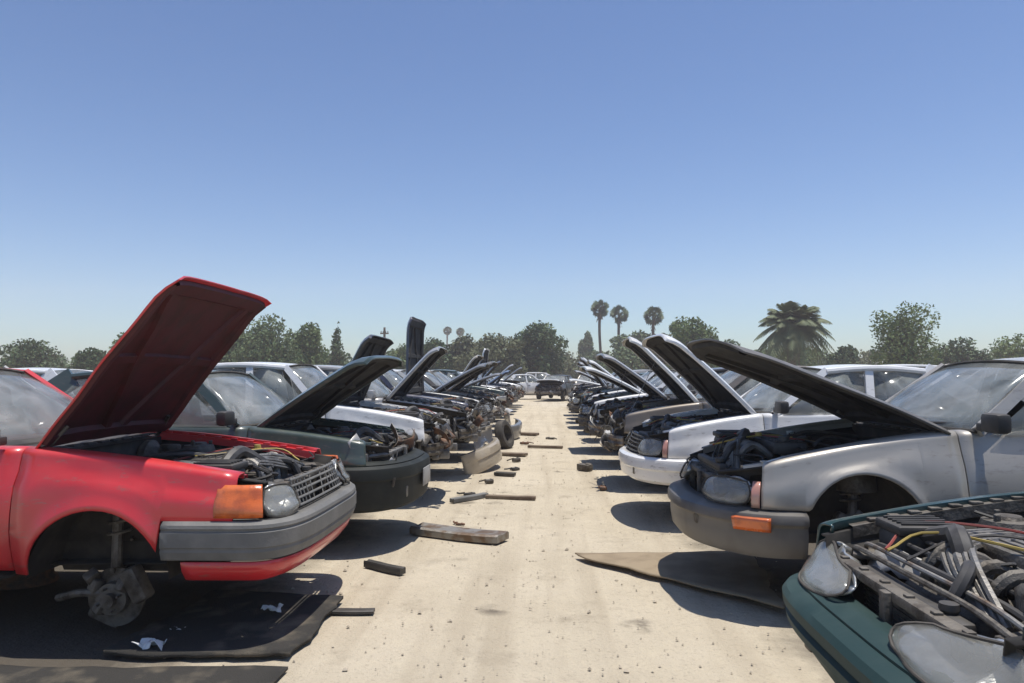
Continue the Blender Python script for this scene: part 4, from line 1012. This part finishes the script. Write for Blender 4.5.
tree('wide olive tree left of the dark round tree', 490, 75, 333, 72, LEAF_O, seed=7, n=6500)
tree('olive tree in front of the small distant palms', 458, 78, 336, 50, LEAF_O, seed=17)
tree('dark round tree at the centre of the far edge', 535, 78, 323, 58, LEAF_D, seed=8, n=6500)
tree('slim hazy grey tree left of the tall palms', 587, 130, 332, 18, LEAF_G, seed=9, leaf=.2)
tree('low hazy bush under the left tall palm', 600, 125, 352, 44, LEAF_G, seed=10, leaf=.2, name='bush', cat='bush')
tree('hazy grey-green tree below the right tall palm', 636, 105, 331, 48, LEAF_G, seed=11, n=6500)
tree('bright green tree behind the raised white hood', 692, 68, 317, 48, LEAF_M, seed=12, n=6500)
tree('dusty olive tree left of the bright green one', 662, 80, 334, 40, LEAF_O, seed=13)
tree('rounded green tree above the long white roof', 897, 55, 304, 62, LEAF_M, seed=14, n=6500, leaf=.2)
tree('small dark bush between the date palm and the rounded tree', 836, 70, 347, 34, LEAF_D, seed=15, name='bush', cat='bush')
tree('low dark green tree at the right edge', 948, 66, 338, 62, LEAF_D, seed=16)
tree('green tree farthest right beyond the silver coupe', 1010, 62, 333, 70, LEAF_M, seed=18)
tree('dark tree farthest left beyond the white roofs', 15, 62, 338, 70, LEAF_D, seed=19)
tree('grey-green tree behind the upper part of the red hood', 190, 68, 330, 60, LEAF_G, seed=20)
tree('low olive bush between cypress and utility pole', 372, 80, 349, 50, LEAF_O, seed=21, name='bush', cat='bush')
tree('low green bush behind the date palm', 770, 80, 346, 90, LEAF_M, seed=22, name='bush', cat='bush')
tree('hazy bush between the centre dark tree and slim grey tree', 566, 120, 358, 30, LEAF_G, seed=23, name='bush', cat='bush', leaf=.2)
tree('low green tree between bright green tree and date palm', 726, 85, 340, 44, LEAF_G, seed=24)

hedge_rnd = random.Random(5)
nths = ['first', 'second', 'third', 'fourth', 'fifth', 'sixth', 'seventh', 'eighth', 'ninth', 'tenth', 'eleventh', 'twelfth', 'thirteenth', 'fourteenth']
for i in range(14):
    tree(f'low leafy bush of the far hedge, {nths[i]} from the left', 20 + i * 76 + hedge_rnd.uniform(-15, 15), 92 + hedge_rnd.uniform(-5, 8), hedge_rnd.uniform(345, 353), 96, [LEAF_G, LEAF_M, LEAF_D, LEAF_O][i % 4], n=3600, seed=60 + i, name='bush', cat='bush', group='bushes of the far hedge')
tree('tall dark green tree at the far left edge beyond the red windshield', 150, 64, 334, 60, LEAF_D, seed=31)
tree('bushy green tree just left of the bright one by the cypress', 228, 64, 322, 52, LEAF_M, seed=32, n=6500)
tree('green tree between the cypress and the far left bush row', 405, 78, 344, 46, LEAF_M, seed=33)
def fan_palm(label, px, d, top, rpx, seed):
    rnd = random.Random(seed); rad = rpx / F * d; zt = wz(top, d) - rad
    r = empty('fan_palm', (wx(px, d), d, 0)); tag(r, label, 'palm tree', 'tall fan palms in the distance')
    MB().tube([(0, 0, -.1), (.1, 0, zt * .3), (-.1, 0, zt * .7), (0, 0, zt)], [.32, .22, .2, .2], 10, smooth=4).build('trunk', BARK, r)
    cr = MB()
    for k in range(58):
        dv = Vector((rnd.gauss(0, 1), rnd.gauss(0, 1), rnd.gauss(.15, .9))).normalized()
        t = dv.orthogonal().normalized(); u = dv.cross(t); st = Vector((0, 0, zt)); c = st + dv * rad * .55; pts = []
        cr.tube([st, c], .03, 4, cap=False)
        for j in range(13):
            an = -1.5 + 3.0 * j / 12; l = rad * (.55 if j % 2 == 0 else .36) * rnd.uniform(.85, 1.1)
            pts.append(c + (dv * math.cos(an) + t * math.sin(an)) * l + Vector((0, 0, -.12 * l)))
        cr.add([c] + pts, [(0, j + 1, j + 2) for j in range(12)])
    cr.build('crown', LEAF_P, r, 0)
    sk = MB()
    for k in range(18):
        an = rnd.uniform(0, 6.3); z = zt - rnd.uniform(0, rad * 1.1); rr = rad * rnd.uniform(.2, .42)
        sk.add([(0, 0, z + .2), (rr * math.cos(an), rr * math.sin(an), z - rad * .5), (rr * math.cos(an + .5), rr * math.sin(an + .5), z - rad * .45)], [(0, 1, 2)])
    sk.build('dead_skirt', DEADF, r, 0)
fan_palm('tall fan palm, leftmost and highest of the three tall ones', 600, 105, 299, 9.5, 1)
fan_palm('tall fan palm, middle of the three tall ones', 619, 108, 305, 9.5, 2)
fan_palm('tall fan palm, rightmost of the three tall ones', 653, 100, 306, 10, 3)
fan_palm('tiny distant fan palm, left one of the small pair', 447, 190, 326, 4.5, 4)
fan_palm('tiny distant fan palm, right one of the small pair', 460, 195, 327, 4.5, 5)
fan_palm('short fan palm crown peeking above the raised white hood', 674, 90, 321, 6.5, 6)

def date_palm(label, px, d, top, rpx, seed):
    rnd = random.Random(seed); rad = rpx / F * d; zt = wz(top, d) - rad * .62
    r = empty('date_palm', (wx(px, d), d, 0)); tag(r, label, 'palm tree')
    MB().tube([(0, 0, -.1), (0, 0, zt * .5), (0, 0, zt)], [.45, .4, .45], 10, smooth=3).build('trunk', BARK, r)
    cr = MB()
    for k in range(110):
        an = rnd.uniform(0, 6.3); el = rnd.uniform(-.6, 1.0) + rnd.choice([0, 0, .3]); l = rad * rnd.uniform(.85, 1.15); h = Vector((math.cos(an), math.sin(an), 0)); sd = Vector((-h.y, h.x, 0)); pts = []
        for j in range(9):
            t = j / 8; pts.append(Vector((0, 0, zt)) + h * l * (t * math.cos(el) * (1 - .1 * t)) + Vector((0, 0, l * (t * math.sin(el) - .55 * t * t * (1.1 - .4 * math.sin(max(0, el)))))))
        cr.tube(pts, .025, 4, cap=False)
        for j in range(18):
            t = .12 + .88 * j / 17; i = min(7, int(t * 8)); p = pts[i].lerp(pts[i + 1], t * 8 - i); ll = l * .40 * (math.sin(PI * min(1, t * .9 + .12)) * .8 + .2)
            for s in (1, -1):
                q = p + sd * s * ll * .7 + (pts[i + 1] - pts[i]).normalized() * ll * .55 + Vector((0, 0, -.35 * ll)); w = (pts[i + 1] - pts[i]).normalized() * l * .028
                cr.add([p - w, p + w, q], [(0, 1, 2)])
    cr.build('crown', LEAF_Y, r, 0)
date_palm('wide feathery date palm above the propped dark hood', 789, 55, 301, 39, 2)

def pole():
    d = 85; r = empty('utility_pole', (wx(383, d), d, 0)); tag(r, 'wooden utility pole with a crossarm between cypress and upright hood', 'utility pole')
    zt = wz(327, d); MB().tube([(0, 0, -.2), (0, 0, zt)], [.2, .13], 10).build('post', WOOD, r)
    c = MB(); c.box((0, 0, zt - .7), (1.0, .14, .16)); c.build('crossarm', WOOD, r)
    for k in (-.4, -.15, .15, .4): MB().tube([(k, 0, zt - .62), (k, 0, zt - .42)], .05, 8).build('insulator', PL_GREY, r)
pole()

# ================================================================== HAZE, SKY, SUN, CAMERA
bm = MB(); bm.box((0, 120, 19), (520, 420, 44), bev=0)
hz = bm.build('haze', BARK, None, 0); hz.data.materials.clear()
hm = bpy.data.materials.new('haze_air'); hm.use_nodes = True; nt = hm.node_tree
for nd in list(nt.nodes): nt.nodes.remove(nd)
out = nt.nodes.new('ShaderNodeOutputMaterial'); pv = nt.nodes.new('ShaderNodeVolumePrincipled')
pv.inputs['Color'].default_value = (1.0, .93, .965, 1); pv.inputs['Density'].default_value = .0012; pv.inputs['Anisotropy'].default_value = .2
nt.links.new(pv.outputs[0], out.inputs['Volume']); hz.data.materials.append(hm); tag(hz, 'thin pale haze over the whole yard', 'haze', kind='stuff')

D = Vector((.15, .06, 1)).normalized()
el = math.asin(D.z); az = math.atan2(D.x, D.y)
w = bpy.data.worlds.new('World'); SC.world = w; w.use_nodes = True; nt = w.node_tree
sky = nt.nodes.new('ShaderNodeTexSky'); sky.sky_type = 'NISHITA'; sky.sun_disc = False; sky.sun_elevation = el; sky.sun_rotation = az
sky.altitude = 0; sky.air_density = 1.0; sky.dust_density = .7; sky.ozone_density = 3.0
tint = nt.nodes.new('ShaderNodeMix'); tint.data_type = 'RGBA'; tint.blend_type = 'MULTIPLY'; tint.inputs[0].default_value = 1
tint.inputs[7].default_value = (.80, .925, 1.0, 1)
gm = nt.nodes.new('ShaderNodeGamma'); gm.inputs['Gamma'].default_value = 1.3
nt.links.new(sky.outputs[0], gm.inputs['Color']); nt.links.new(gm.outputs[0], tint.inputs[6])
nt.links.new(tint.outputs[2], nt.nodes['Background'].inputs['Color']); nt.nodes['Background'].inputs['Strength'].default_value = .079
sl = bpy.data.lights.new('sun', 'SUN'); sl.energy = 5.0; sl.angle = math.radians(.5); sl.color = (1, .955, .88)
so = bpy.data.objects.new('sun', sl); COL.objects.link(so); so.rotation_euler = D.to_track_quat('Z', 'Y').to_euler(); so.location = (0, 0, 60)

cam = bpy.data.cameras.new('camera'); cam.sensor_width = 36; cam.lens = F / 1024 * 36; cam.clip_end = 2000; cam.clip_start = .05
co = bpy.data.objects.new('camera', cam); COL.objects.link(co); co.location = (0, 0, 1.5)
co.rotation_euler = (PI / 2 + math.atan(33.5 / F), 0, math.atan(33 / F)); SC.camera = co
vs = SC.view_settings; vs.view_transform = 'Standard'; vs.look = 'None'; vs.exposure = 0.0; vs.gamma = 1
SC.cycles.max_bounces = 8; SC.cycles.transparent_max_bounces = 16; SC.cycles.volume_bounces = 1
SC.cycles.use_denoising = True
